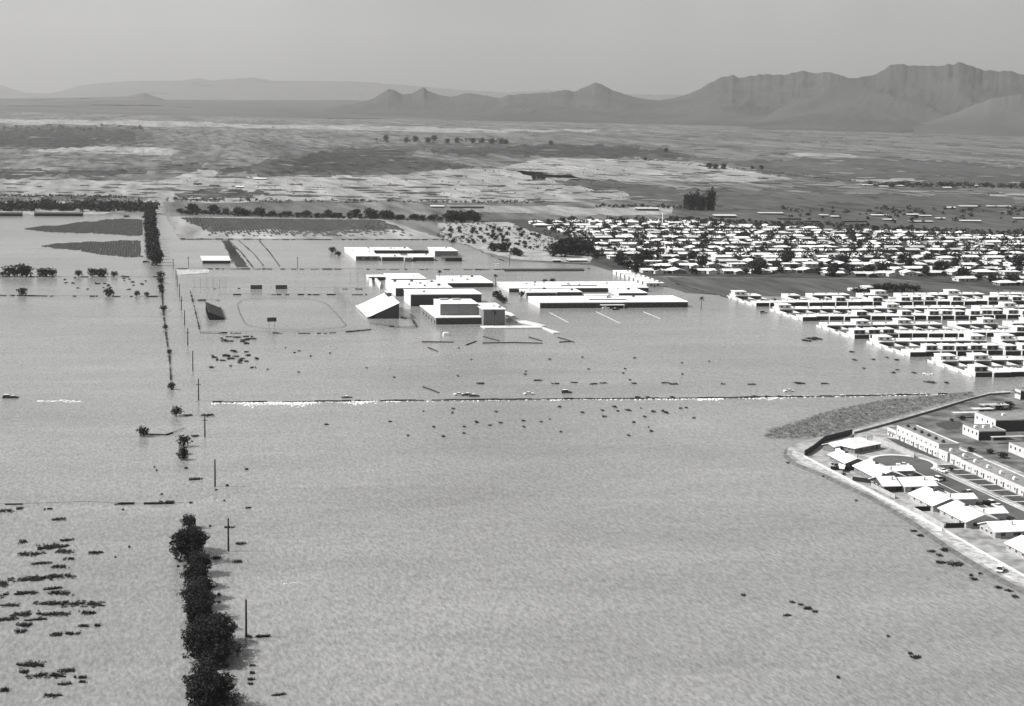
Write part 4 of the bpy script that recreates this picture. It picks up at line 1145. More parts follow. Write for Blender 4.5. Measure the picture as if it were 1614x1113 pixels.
def openings(w, d):
    y = -d/2
    return [('door', MB().box(-.6, .6, y-.08, y+.02, 0, 2.1).mesh('door', 'wood_dark')),
            ('window', MB().box(-w*.36, -w*.36+2.4, y-.08, y+.02, .9, 2.0).mesh('window', 'glass')),
            ('window', MB().box(w*.2, w*.2+2.2, y-.08, y+.02, .9, 2.0).mesh('window', 'glass')),
            ('window', MB().box(-w/2-.08, -w/2+.02, -1.2, 1.0, .9, 2.0).mesh('window', 'glass'))]
HOUSES = []
for wv, wall in enumerate(['stucco', 'brick_and_half_shade', 'brick_and_shade']):
    for kind in ('gx', 'gy', 'hip', 'L', 'flat'):
        w, d = (17.5, 10.5) if kind in ('gx', 'hip', 'L', 'flat') else (12, 15)
        if kind == 'gx': wq, rq, rh = gable(w, d, 2.7, R(15), .7, 'x')
        elif kind == 'gy': wq, rq, rh = gable(w, d, 2.7, R(15), .7, 'y')
        elif kind == 'hip': wq, rq, rh = hip(w, d, 2.7, R(16), .8)
        elif kind == 'flat':
            wq = MB().box(-w/2, w/2, -d/2, d/2, -.3, 2.9); rq = MB().box(-w/2-.6, w/2+.6, -d/2-.6, d/2+.6, 2.9, 3.2)
        else:
            wq, rq, rh = gable(w, 9, 2.7, R(15), .7, 'x')
            w2, r2, _ = gable(7.5, 8, 2.7, R(14), .6, 'y')
            for src, dst in ((w2, wq), (r2, rq)):
                n0 = len(dst.v); dst.v += [(x+4.2, y-7.2, z+.03) for x, y, z in src.v]; dst.f += [tuple(i+n0 for i in fc) for fc in src.f]
        # carport slab at one end
        cp = MB().box(w/2+.1, w/2+5.5, -d/2+1, d/2-1.5, 2.45, 2.7)
        for qx, qy in ((w/2+5.2, -d/2+1.2), (w/2+5.2, d/2-1.8)): cp.box(qx, qx+.2, qy, qy+.2, -.3, 2.45)
        proto = [('wall', wq.mesh('wall', wall)), ('roof', rq.mesh('roof', 'roof_white' if wv != 2 else 'roof_light'),
                 [('cooler', MB().box(1.5, 2.7, 1.0, 2.1, 3.0, 4.5).mesh('cooler', 'metal_grey'))])] + ([('carport', cp.mesh('carport', 'roof_light'))] if kind in ('gy', 'hip') else [])
        proto += [o_ for o_ in openings(w, d if kind != 'L' else 9)]
        HOUSES.append((kind, wall, proto))
KTXT = {'gx': 'long gabled', 'gy': 'gable-ended', 'hip': 'hip-roofed', 'L': 'L-shaped gabled', 'flat': 'flat-roofed'}
WTXT = {'stucco': 'pale-walled', 'brick_and_half_shade': 'brick-walled', 'brick_and_shade': 'dark-walled'}
sub = [P(x, y, 0) for x, y in [(818, 351), (1060, 350), (1230, 360), (1400, 366), (1700, 378), (1700, 462), (1590, 452), (1500, 445), (1400, 437), (1240, 435), (1030, 432), (968, 418), (945, 405), (925, 386), (870, 366)]]
spots = []
r = random.Random(42)
y = 1270.0; row = 0
while y < 2140:
    x = 430 + r.uniform(0, 10)
    while x < 1150:
        xx = x + r.uniform(-2, 2); yy = y + r.uniform(-4, 4) + 7*math.sin(x*.012 + row)
        if inside((xx, yy), sub): spots.append((xx, yy, row))
        x += r.uniform(24, 29)
    y += 30 if row % 2 == 0 else 46
    row += 1
def infr(p):
    v = Vector((p[0], p[1], -CAMH)); zc = v.dot(f0)
    u = v.dot(cr)/zc*F + W/2
    return -25 < u < W + 25
spots = sorted([s for s in spots if infr(s)], key=lambda s: s[1])
tree_spots = []
far_mb = {'wall': MB(), 'roof': MB()}
for i, (x, y, rw_) in enumerate(spots):
    kd, wl, proto = HOUSES[r.choice([0, 0, 1, 2, 2, 3, 3, 4, 5, 6, 7, 8, 10, 12, 13])]
    rz = r.choice([0, 0, 0, math.pi, 0.12, -.15])
    fronting = not any(abs(x2-x) < 16 and y2 < y-6 for x2, y2, _ in spots[:60]) and i < 60
    if i < 292:
        spawn('house', proto, (x, y, .3), rz, (r.uniform(.95, 1.12), r.uniform(.95, 1.15), 1.0), f'low {KTXT[kd]} {WTXT[wl]} house ' + ('in the front row facing the open field and flood' if fronting else 'in the crowded subdivision'), 'house', f'{KTXT[kd]} {WTXT[wl]} ' + ('front-row houses' if fronting else 'subdivision houses'))
    else:
        wq, rq, rh = gable(17, 10.5, 2.7, R(15), .7, 'x') if i % 2 else hip(17, 10.5, 2.7, R(16), .8)
        for src, dst in ((wq, far_mb['wall']), (rq, far_mb['roof'])):
            n0 = len(dst.v); dst.v += [(vx+x, vy+y, z+.3) for vx, vy, z in src.v]; dst.f += [tuple(k+n0 for k in fc) for fc in src.f]
    for k in range(3):
        if r.random() < .62: tree_spots.append((x + r.uniform(-13, 13), y + r.choice([-9, 10, 12]) + r.uniform(-2, 2)))
print('subdivision houses', len(spots))
if far_mb['wall'].v:
    root = empty('house_rows', (0, 0, 0)); tag(root, 'farthest rows of white-roofed houses in the subdivision', None, None, 'stuff')
    far_mb['wall'].build('wall', 'stucco', root); far_mb['roof'].build('roof', 'roof_white', root)
tree_spots.sort(key=lambda p: p[1])
for i, (x, y) in enumerate(tree_spots[:110]):
    s = r.uniform(.8, 1.35)
    spawn('tree', (FARS if i % 3 else FARL)[i % 4], (x, y, .3), r.uniform(0, 6), (s, s, s*r.uniform(.8, 1.15)), 'dark yard tree between the nearer houses of the crowded subdivision', 'tree', 'yard trees of the subdivision')
q = MB(); r = random.Random(5)
for x, y in tree_spots[110:]:
    w = r.uniform(6, 12)
    for k in range(3): leaves(q, r, (x + r.uniform(-.3, .3)*w, y + r.uniform(-.3, .3)*w, w*r.uniform(.3, .6)), (w*.35, w*.35, w*.33), 26, 1.25)
tag(q.build('yard_trees', 'leaf'), 'dark yard trees between the farther houses of the subdivision', None, None, 'stuff')
r = random.Random(43)

def far_shed(x0, x1, y, hpx, label, roof='roof_light', wall='opening_shade', dep=9, z=.3, tex=None):
    a, c = P(x0, y, z), P(x1, y, z); l = c.x-a.x; h = max(2.6, hpx*a.y/F)
    root = empty('shed', a); tag(root, label, 'shed')
    MB().box(0, l, 0, dep, -.3, h*.6).build('wall', wall, root)
    MB().prism([(-.4, -.6, h*.6), (l+.4, -.6, h*.6), (l+.4, dep+.6, h*.6), (-.4, dep+.6, h*.6)], [(-.4, dep*.45, h), (l+.4, dep*.45, h), (l+.4, dep*.55, h), (-.4, dep*.55, h)]).build('roof', roof, root)
far_shed(1006, 1038, 332, 5, 'long white-roofed shed beside the lone tall grove', dep=16)
far_shed(1128, 1160, 343, 5, 'white-roofed barn between the grove and the subdivision', dep=14)
far_shed(1198, 1234, 338, 3.5, 'longest white-roofed shed on the meadow behind the subdivision', dep=12)
far_shed(1228, 1262, 346, 3, 'dark-roofed shed on the meadow near the longest white shed', roof='roof_dark')
far_shed(1270, 1292, 350, 2.6, 'small dark-roofed shed nearest the meadow road', roof='roof_dark')
far_shed(1330, 1366, 350, 3, 'dark-roofed barn midway along the meadow', roof='roof_dark')
far_shed(1294, 1306, 341, 3, 'small white house midway along the meadow')
far_shed(1312, 1322, 343, 2.5, 'tiny pale shed midway along the meadow', roof='roof_light')
for i, (x0, x1, y) in enumerate([(1395, 1412, 348), (1432, 1448, 340), (1452, 1468, 342), (1435, 1470, 351), (1516, 1546, 350), (1494, 1506, 329), (1514, 1540, 327), (1558, 1592, 327), (1478, 1490, 346), (1376, 1400, 341), (1600, 1614, 346)]):
    far_shed(x0, x1, y, 3.2, ['pale-roofed outbuilding', 'dark-roofed outbuilding'][i % 3 == 3] + ' ' + ['at the meadow edge', 'in the outbuilding cluster', 'beside the pale pens', 'dark-fronted behind the subdivision', 'fronting the subdivision road', 'at the end of the far row', 'in the far row by dark trees', 'longest in the far row', 'among the pens', 'behind the pens', 'at the end by dark trees'][i], roof='roof_light')
for i, (x0, x1, y) in enumerate([(1362, 1376, 293), (1388, 1400, 295), (1412, 1424, 294), (1490, 1500, 297), (1540, 1554, 294), (1380, 1386, 292)]):
    far_shed(x0, x1, y, 2.2, ['pale ranch building at the start of the far ranch', 'ranch shed amid the far ranch trees', 'white shed in the middle of the far ranch', 'white shed apart from the far ranch', 'white barn at the far ranch end', 'tiny shed at the far ranch'][i], dep=14)
for i, (x0, x1, y) in enumerate([(372, 384, 296), (330, 346, 294), (400, 420, 283), (305, 318, 291)]):
    far_shed(x0, x1, y, 2.6, ['white shed on the sand flat', 'dark shed on the sand flat', 'pale shed near the dark scrub', 'small shed by the river bed'][i], roof=['roof_white', 'roof_dark', 'roof_white', 'roof_dark'][i])
far_shed(680, 700, 327, 3, 'pale sheds by the wash behind the far school', dep=12)
far_shed(710, 762, 328, 2.6, 'long dark shed by the wash behind the far school', roof='roof_dark', dep=8)
far_shed(195, 203, 342, 3, 'small dark hut beside the bushy lane', roof='roof_dark')
# the white house at the flooded corner
far_shed(897, 926, 413, 4.5, 'white-roofed house under the large trees at the flooded corner', dep=12)
far_shed(873, 884, 413, 4, 'small white shed beside the house at the flooded corner', dep=5)
far_shed(1366, 1398, 456, 5, 'white flat shed at the edge of the vacant field', dep=14, wall='stucco')
far_shed(1340, 1360, 459, 4, 'white van-like shed on the vacant field', dep=6, wall='stucco')
for x, y, w in [(1352, 462, 16), (1370, 463, 14), (1390, 460, 20), (1410, 459, 18), (1425, 459, 18), (1442, 459, 16), (1400, 455, 16), (1380, 456, 14)]:
    tree_at(FARS, x, y, w, 'dark tree in the thicket at the edge of the vacant field', 'thicket trees by the vacant field', hs=.7)

# ------------------------------------------------------------------ townhouse rows
def th_proto(kind):
    """unit 11 m wide (x 0..11); south kinds front at y=0, depth 22; north kinds are set behind the courts"""
    p = []
    w = 10.8
    if kind[0] == 'S':
        p.append(('wall', MB().box(0, w, .1, 13, -.5, 3.0).mesh('wall', 'stucco')))
        q = MB().box(-.05, w+.05, -.05, 13.05, 3.0, 3.18)
        for bx in ((-.05, w+.05, -.05, .25), (-.05, w+.05, 12.75, 13.05), (-.05, .25, .25, 12.75), (w-.25, w+.05, .25, 12.75)): q.box(*bx, 3.18, 3.34)
        p.append(('roof', q.mesh('roof', 'roof_white'), [('cooler', MB().box(6, 7.3, 9, 10.3, 3.18, 4.2).mesh('cooler', 'metal_white'))]))
        if kind != 'S2': p.append(('fin_wall', MB().box(w-.12, w+.12, -1.6, -.06, -.4, 3.1).mesh('fin_wall', 'stucco')))
        p.append(('street_shade', MB().box(.12, w-.12, -.02, .12, -.4, 2.96).mesh('street_shade', 'opening_shade')))  # flat near-black panel painting the shade along the street front
        q = MB().box(0, .22, 13.06, 27, -.4, 2.1).box(w-.22, w, 13.06, 27, -.4, 2.1).box(.22, w-.22, 26.78, 27, -.4, 1.6)
        p.append(('patio_wall', q.mesh('patio_wall', 'stucco')))
        p.append(('patio_floor', MB().box(.22, w-.22, 13.06, 26.78, -.3, .33).mesh('patio_floor', 'yard')))
        p.append(('trellis', MB().box(2, 7, 14, 17, 2.3, 2.5).box(2, 2.2, 16.8, 17, -.3, 2.3).box(6.8, 7, 16.8, 17, -.3, 2.3).mesh('trellis', 'roof_white')))
        if 'T' in kind:
            ux0, ux1, uy0, uy1 = (0.02, 8.2, 1.2, 10) if kind[-1] == 'a' else (3.0, 10.7, 4, 12)
            p.append(('upper_storey', MB().box(ux0, ux1, uy0, uy1, 3.19, 6.1).mesh('upper_storey', 'stucco'),
                      [('shade_panel', MB().box(ux0+.2, ux1-.2, uy0-.08, uy0+.02, 3.3, 6.0).mesh('shade_panel', 'brick_and_half_shade')), ('window', MB().box(ux0+1, ux0+3, uy0-.14, uy0-.06, 3.6, 5.7).mesh('window', 'opening_shade')), ('window', MB().box(ux1-3, ux1-1, uy0-.14, uy0-.06, 3.6, 5.7).mesh('window', 'opening_shade'))]))  # front coloured darker than the side walls to imitate its shade
            p.append(('upper_roof', MB().box(ux0-.25, ux1+.25, uy0-.6, uy1+.2, 6.1, 6.4).mesh('upper_roof', 'roof_white')))
    else:
        p.append(('wall', MB().box(0, w, 14, 28, -.5, 3.0).mesh('wall', 'stucco')))
        q = MB().box(-.05, w+.05, 13.4, 28.05, 3.0, 3.18)
        for bx in ((-.05, w+.05, 13.4, 13.7), (-.05, w+.05, 27.75, 28.05), (-.05, .25, 13.7, 27.75), (w-.25, w+.05, 13.7, 27.75)): q.box(*bx, 3.18, 3.34)
        p.append(('roof', q.mesh('roof', 'roof_white'), [('cooler', MB().box(3, 4.3, 20, 21.3, 3.18, 4.2).mesh('cooler', 'metal_grey'))]))
        p.append(('window_wall', MB().box(1, w-1, 13.9, 14.02, .3, 2.5).mesh('window_wall', 'glass')))
        q = MB().box(0, .22, 0, 13.9, -.4, 2.1).box(w-.22, w, 0, 13.9, -.4, 2.1).box(.22, w-.22, 0, .22, -.4, 2.1)
        p.append(('patio_wall', q.mesh('patio_wall', 'stucco')))
        p.append(('patio_floor', MB().box(.22, w-.22, .22, 13.9, -.3, .33).mesh('patio_floor', 'yard')))
        if 'T' in kind:
            p.append(('upper_storey', MB().box(.5, w-.6, 17, 26, 3.19, 5.9).mesh('upper_storey', 'stucco'),
                      [('window', MB().box(2, 3.8, 16.9, 17.02, 4.0, 5.2).mesh('window', 'opening_shade')), ('window', MB().box(6.6, 8.4, 16.9, 17.02, 4.0, 5.2).mesh('window', 'opening_shade'))]))
            p.append(('upper_roof', MB().box(.2, w-.3, 16.0, 26.4, 5.9, 6.2).mesh('upper_roof', 'roof_white')))
    return p
TH = {k: th_proto(k) for k in ('S', 'S2', 'STa', 'STb', 'N', 'NT')}
r = random.Random(8)
# far edges of the five blocks along their open ends, from the photograph
ends = [P(x, y, 0) for x, y in [(1149.5, 469), (1217, 490), (1290.4, 515.5), (1369.9, 541), (1465.8, 571)]]
X0 = [e.x for e in ends]; YN = [e.y for e in ends]
ORD = ['the block facing the vacant field', 'the second block from the vacant field', 'the middle block', 'the fourth block from the vacant field', 'the block facing the overflowing road']
for bi in range(5):
    xb, yn = X0[bi], YN[bi]
    nxt = YN[bi+1] if bi < 4 else P(1545, 598, 0).y
    blk = (yn - nxt if bi < 4 else yn-nxt+8)
    ys = yn - 58
    k = 0
    xmax = ray(1640, 520).x*yn/ray(1640, 520).y
    while xb + k*11 < xmax + 6 and k < 26:
        x = xb + k*11
        two = r.random() if k % 3 != 1 else 1.0
        skN = 'NT' if (two < .30 or (k == 0 and bi in (3, 4))) else 'N'
        skS = 'STa' if r.random() < .2 else ('STb' if r.random() < .25 else r.choice(('S', 'S2', 'S2')))
        if k < 1 and skS == 'STb': skS = 'S'
        jn, js = r.uniform(-1.5, 1.0), r.uniform(-3.0, 1.5)
        nd = 'two-storey' if 'T' in skN else 'single-storey'
        if infr((x+5, yn-15)) and (k < 2 or r.random() > .1):
            spawn('townhouse', TH[skN], (x, yn-28.5+jn, 0), 0, (1, 1, 1), f'white {nd} townhouse on the rear side of {ORD[bi]}' if k else f'white {nd} end townhouse, rear corner of {ORD[bi]}', 'townhouse', f'{nd} rear townhouses of {ORD[bi]}')
        nd = {'S': 'single-storey', 'S2': 'single-storey', 'STa': 'boxy-fronted two-storey', 'STb': 'set-back two-storey'}[skS]
        if infr((x+5, ys)):
            spawn('townhouse', TH[skS], (x, ys+js, 0), 0, (1, 1, 1), f'white {nd} townhouse on the street side of {ORD[bi]}' if k else f'white {nd} end townhouse, street corner of {ORD[bi]}', 'townhouse', f'{nd} street townhouses of {ORD[bi]}')
        k += 1
    a = Vector((xb-4, ys-1, 0))
    # low garden walls closing the open end of the block
    for t0, t1 in ((.02, .22), (.30, .52), (.60, .78), (.84, .99)):
        o = MB().box(0, .3, 0, (yn-ys)*(t1-t0), -.4, 1.9).build('garden_wall', 'stucco', None, (xb-2.2, ys+(yn-ys)*t0, 0))
        tag(o, f'low white garden wall closing the open end of {ORD[bi]}', 'wall', f'end walls of {ORD[bi]}')
for i in range(46):
    bi = r.randrange(5); x = r.uniform(X0[bi]+4, X0[bi]+190)
    if infr((x, YN[bi])):
        spawn('shrub', FARS[i % 4], (x, YN[bi]-34+r.uniform(-6, 6), 0), r.uniform(0, 6), (.5, .5, .55), 'small dark courtyard shrub among the white townhouses', 'shrub', 'courtyard shrubs of the townhouses')

# ------------------------------------------------------------------ the estate behind its levee
EZ = 1.3
pad = [P(x, y, EZ) for x, y in [(1700, 984), (1614, 929), (1560, 900), (1500, 863), (1440, 821), (1380, 785), (1300, 747), (1257, 730), (1240, 716), (1242, 706), (1263, 696), (1300, 688), (1345, 678), (1480, 641), (1560, 618), (1600, 614)]]
pad += [Vector((540, 815, EZ)), Vector((540, 380, EZ)), Vector((300, 380, EZ))]
pj = jitter_poly(pad, 30, .0, 12)
if sum(a.x*c.y-c.x*a.y for a, c in zip(pj, pj[1:]+pj[:1])) < 0: pj.reverse()
# sloping bank
cx = sum(p.x for p in pj)/len(pj); cy = sum(p.y for p in pj)/len(pj)
q = MB(); k = len(pj)
outer = []
for i, p in enumerate(pj):
    d = (pj[(i+1) % k]-pj[i-1]); nrm = Vector((d.y, -d.x, 0)).normalized()
    outer.append(Vector((p.x+nrm.x*2.4, p.y+nrm.y*2.4, -.3)))
q.v = [tuple(p) for p in pj] + [tuple(p) for p in outer]
q.f = [(i, k+i, k+(i+1) % k, (i+1) % k) for i in range(k)]
q.build('levee_slope', 'wet_mud')['kind'] = 'structure'
sheet('estate_ground', pj, 'dirt')
psheet('levee_path', [(1690, 972), (1614, 924), (1560, 896), (1500, 858), (1440, 817), (1380, 782), (1300, 744), (1262, 728), (1248, 716), (1250, 709), (1266, 716.5), (1274, 720.5), (1345, 757), (1430, 800), (1490, 834), (1560, 874), (1614, 906), (1690, 950)], EZ+.012, 'pale_dirt')
psheet('estate_yard', [(1500, 640), (1614, 610), (1700, 610), (1700, 760), (1614, 745), (1480, 690), (1400, 668)], EZ+.008, 'yard_dirt', 6, .4, seed=71)
def wall_run(name, px, h, th, m, label, z=EZ):
    pts = [P(x, y, z) for x, y in px]
    o0 = pts[0]; q = MB()
    for a, c in zip(pts, pts[1:]): q.wallseg((a-o0).xy, (c-o0).xy, th, -.4, h)
    o = q.build(name, m, None, o0); tag(o, label, 'wall'); return o
wall_run('levee_wall', [(1267, 720), (1345, 761), (1440, 811), (1485, 836)], .75, .35, 'concrete', 'low white wall along the estate side of the levee path')
wall_run('levee_wall', [(1491, 838), (1560, 878), (1620, 912), (1690, 953)], .6, .35, 'concrete', 'low white wall along the levee path past the dark yard fence')
wall_run('estate_wall', [(1268, 719), (1281, 711), (1300, 696), (1343, 685)], 2.6, .3, 'brick_and_shade', 'tall dark-faced block wall turning round the estate corner')
wall_run('estate_wall', [(1346, 684), (1396, 670.5), (1470, 649), (1531, 630), (1560, 623), (1592, 621)], 1.0, .35, 'brick_and_half_shade', 'long block wall between the brushy spit and the apartments')
wall_run('yard_fence', [(1441.5, 806), (1482, 805)], 1.9, .2, 'wood_dark', 'dark yard fence between the two large gabled houses')
wall_run('yard_fence', [(1490, 832.5), (1546, 831.5)], 1.9, .2, 'wood_dark', 'dark yard fence below the largest gabled house')
wall_run('yard_wall', [(1441, 805.5), (1462, 817), (1488, 832)], 1.5, .25, 'block_wall', 'pale side wall along the levee yard of the large gabled houses')
wall_run('yard_fence', [(1343.5, 758), (1387, 764)], 1.9, .2, 'wood_dark', 'dark yard fence below the round-vented houses')
wall_run('yard_fence', [(1309, 741), (1347, 742)], 1.7, .2, 'wood_dark', 'dark yard fence beside the white patio awning')
wall_run('garden_wall', [(1376, 694), (1402, 705), (1430, 717), (1441, 722)], 2.3, .3, 'block_wall', 'long pale garden wall at the head of the turning circle')
wall_run('yard_wall', [(1373, 767), (1411, 786)], 1.6, .25, 'block_wall', 'pale garden wall beside the plain-roofed house')
# street
ctr = P(1423, 729, EZ)
n = 28
bulb = [Vector((ctr.x + 12.5*math.cos(2*math.pi*i/n), ctr.y + 14.5*math.sin(2*math.pi*i/n), 0)) for i in range(n)]
def rsheet(name, pts, z, m): sheet(name, [Vector((p[0], p[1], z)) for p in pts], m)
RX0, RX1 = 322.0, 334.5
walk = [(ctr.x + 14.6*math.cos(a), ctr.y + 16.6*math.sin(a)) for a in [R(x) for x in range(-62, 243, 9)]]
rsheet('sidewalk', walk + [(RX0-2.2, 470), (RX1+2.2, 470)], EZ+.02, 'concrete')
street_pts = [(ctr.x + 12.6*math.cos(a), ctr.y + 14.6*math.sin(a)) for a in [R(x) for x in range(-58, 239, 9)]]
rsheet('street', street_pts + [(RX0, 470), (RX1, 470)], EZ+.03, 'asphalt')
q = MB()
for xa in (RX0-.25, RX1): q.box(xa, xa+.25, 470, ctr.y-14.5, EZ+.0, EZ+.14)
q.build('kerb', 'concrete')['kind'] = 'structure'
# lawns with walks before the apartments
AX = 345.0
b = MB()
for k in range(14):
    y = 560 + k*9.6
    b.box(RX1+2.6, AX-.6, y+.6, y+9.0, EZ, EZ+.06)
    if y > ctr.y-22: break
tag(b.build('lawn', 'lawn'), 'dark lawn plots divided by pale walks before the apartments', None, None, 'stuff')
b = MB()
for k in range(15):
    y = 560 + k*9.6
    b.box(RX1+2.3, AX-.3, y-.45, y+.45, EZ, EZ+.05)
    if y > ctr.y-14: break
b.build('walkway', 'concrete')['kind'] = 'structure'
psheet('lawn_strip', [(1396, 690), (1416, 693), (1500, 728), (1470, 722), (1420, 703)], EZ+.015, 'lawn', 4, .3, seed=72)
psheet('round_lawn', [(1474, 667), (1490, 664), (1512, 664), (1519, 668), (1512, 676), (1494, 678), (1478, 672)], EZ+.03, 'lawn', 4, .3, seed=73)

def est_house(label, fl, bl, fr, axis='y', wall='tan', hw=2.7, pitch=20, roof='roof_white', wing=None, deep=None, group=None, rot=None):
    z = EZ + hw
    A, B_, D_ = P(*fl, z), P(*bl, z), P(*fr, z)
    v = (B_-A); d = deep or v.length
    ang = math.atan2(v.y, v.x) - math.pi/2
    if abs(ang) < .18: ang = 0.0
    if rot is not None: ang = R(rot)
    u = Vector((math.cos(ang), math.sin(ang), 0)); vv = Vector((-math.sin(ang), math.cos(ang), 0))
    w = max(7.0, (D_-A).dot(u))*1.16; d *= 1.08
    c = A + u*w/2 + vv*d/2
    root = empty('house', (c.x, c.y, EZ), ang)
    tag(root, label, 'house', group)
    wq, rq, rh = gable(w-1.4, d-1.4, hw, R(pitch), .7, axis) if axis in 'xy' else hip(w-1.4, d-1.4, hw, R(pitch), .7)
    if wing:
        wx, wy, ww, wd = wing
        w2, r2, _ = gable(ww, wd, hw-.1, R(pitch-2), .6, 'x')
        for src, dst in ((w2, wq), (r2, rq)):
            n0 = len(dst.v); dst.v += [(x+wx, y+wy, zz+.04) for x, y, zz in src.v]; dst.f += [tuple(i+n0 for i in fc) for fc in src.f]
    wq.build('wall', wall, root)
    rf = rq.build('roof', roof, root)
    MB().box(-w*.05, -w*.05+1.2, d*.08, d*.08+1.3, hw+.5, rh+.95).build('cooler', 'metal_dark', rf)
    MB().box(w*.2, w*.2+.5, -d*.2, -d*.2+.5, hw+.3, rh+.6).build('vent', 'metal_grey', rf)
    iw, idp = w-1.4, d-1.4
    for k in range(3):
        y = -idp/2 + idp*(k+.6)/3.4
        f_ = MB().box(-iw/2-.09, -iw/2+.02, y, y+1.7, .9, 2.1).build('window', 'metal_white', root)
        MB().box(-iw/2-.12, -iw/2-.05, y+.12, y+.8, 1.0, 2.0).build('pane', 'glass', f_)
        MB().box(-iw/2-.12, -iw/2-.05, y+.9, y+1.58, 1.0, 2.0).build('pane', 'glass', f_)
    for k in range(2):
        x = -iw*.3 + iw*.45*k
        MB().box(x, x+1.8, -idp/2-.09, -idp/2+.02, .9, 2.1).build('window', 'glass', root)
    MB().box(iw*.32, iw*.32+1.0, -idp/2-.09, -idp/2+.02, 0, 2.1).build('door', 'wood_dark', root)
    MB().box(-iw/2-.6, iw/2+.6, -idp/2-.5, -idp/2-.02, -.35, .12).build('foundation', 'concrete', root)
    return root
est_house('hip-roofed house inside the tall corner wall, turned askew', (1347.9, 707), (1330, 697), (1375.5, 697.6), 'hip', 'brick_and_half_shade', wing=(-10, 3.5, 10, 6), rot=28, deep=14)
est_house('gabled house with a white patio awning beside the turning circle', (1331.8, 730.6), (1306, 717), (1364.8, 729.3), 'y', 'brick_and_half_shade')
est_house('broad gabled house with a driveway wing on the turning circle', (1380, 753), (1345, 735), (1420, 750), 'y', 'brick_and_half_shade', wing=(10, 3, 11, 7))
est_house('small white-roofed house beside the dark yard fence below the circle', (1391.7, 766.8), (1371.5, 756), (1411, 765), 'x', 'brick_and_shade', deep=13)
est_house('plain long-roofed house between the small one and the large gabled pair', (1425.6, 767.3), (1418, 756), (1471.7, 765.6), 'x', 'tan', deep=12.5, rot=0)
est_house('large gabled house farther from the dark lower yard fence', (1470, 797.7), (1430.7, 779), (1516, 795), 'y', 'tan', wing=(11, 2.5, 10, 7))
est_house('large gabled house directly above the dark lower yard fence', (1522, 823.3), (1479.4, 801.8), (1575.8, 822.8), 'y', 'tan', wing=(10.5, 3.5, 10, 7))
est_house('flat-fronted gabled house beyond the dark lower yard fence', (1568, 839), (1556, 826), (1612, 838), 'x', 'tan', deep=12, rot=0)
est_house('last white-roofed house along the levee path', (1620, 874.5), (1588.6, 856), (1668, 872), 'y', 'tan')
est_house('white-roofed house past the flat-fronted one by the street', (1610, 836), (1596, 822), (1650, 834), 'x', 'tan', deep=11, rot=0)
slab('patio_awning', [(1322, 730), (1333, 733), (1331, 737), (1323, 736)], EZ+2.0, .25, 'roof_white', 'white patio awning beside the gabled house', 'awning')
slab('awning', [(1316, 704), (1324, 703.5), (1324.5, 710), (1316, 710)], EZ+.0, 2.0, 'roof_white', 'small white shed between the corner house and the gabled house', 'shed')

# apartment row: lit facade along x = AX
def apartment(y0, y1, h, dep, label, two=False, bays=4, x=AX, roof='roof_gravel', vents=3, vm='metal_dark'):
    root = empty('apartment', (x, y0, EZ)); tag(root, label, 'apartment')
    l = y1-y0
    MB().box(0, dep, 0, l, -.3, h-.5).build('wall', 'stucco', root)
    q = MB().box(.25, dep-.25, .25, l-.25, h-.8, h-.42)
    rf = q.build('roof', roof, root)
    q = MB()
    for bx in ((-.02, .25, -.02, l+.02), (dep-.25, dep+.02, -.02, l+.02), (.25, dep-.25, -.02, .25), (.25, dep-.25, l-.25, l+.02)): q.box(*bx, h-.499, h)
    q.build('parapet', 'stucco', root)
    r_ = random.Random(int(y0))
    for k in range(vents):
        v = l*(k+.5)/vents
        MB().box(dep*.35, dep*.35+1.3, v, v+1.3, h-.45, h+.55).box(dep*.35+.3, dep*.35+1.0, v+.3, v+1.0, h+.5, h+.9).build('roof_cooler', vm, rf)
    for s in range(2 if two else 1):
        z0 = s*2.9
        for k in range(bays):
            v = l*(k+.5)/bays
            f_ = MB().box(-.09, .02, v-.05, v+.85, z0+1.1, z0+2.0).build('window', 'metal_grey', root)
            MB().box(-.13, -.05, v+.03, v+.77, z0+1.18, z0+1.92).build('pane', 'glass', f_)
            if s == 0:
                MB().box(-.07, .02, v-1.8, v-.85, 0, 2.1).build('door', 'wood_dark' if k % 3 else 'metal_grey', root)
                MB().box(-.5, -.06, v-1.9, v-.75, 2.25, 2.35).build('door_hood', 'concrete', root)
    MB().box(dep*.3, dep*.3+2, -.1, .02, .9, 2.2).build('window', 'glass', root)
    return root
apartment(702.5, 712, 3.6, 9, 'one-storey end unit of the apartment row by the long block wall', bays=3, vents=0)
apartment(660, 702.2, 6.4, 10, 'two-storey white apartment block with gravel roof', True, bays=9, vents=6)
apartment(651.5, 659.7, 4.2, 10, 'low link unit below the two-storey apartment block', bays=1, vents=1, vm='metal_white')
apartment(640.5, 650.2, 4.0, 11, 'one-storey unit set apart in the middle of the apartment row', bays=2, x=AX+.6, vents=1, vm='metal_white')
apartment(530, 640.2, 3.8, 11, 'long one-storey white apartment row with coolers on its gravel roof', bays=20, vents=10, x=AX+.3, vm='metal_white')
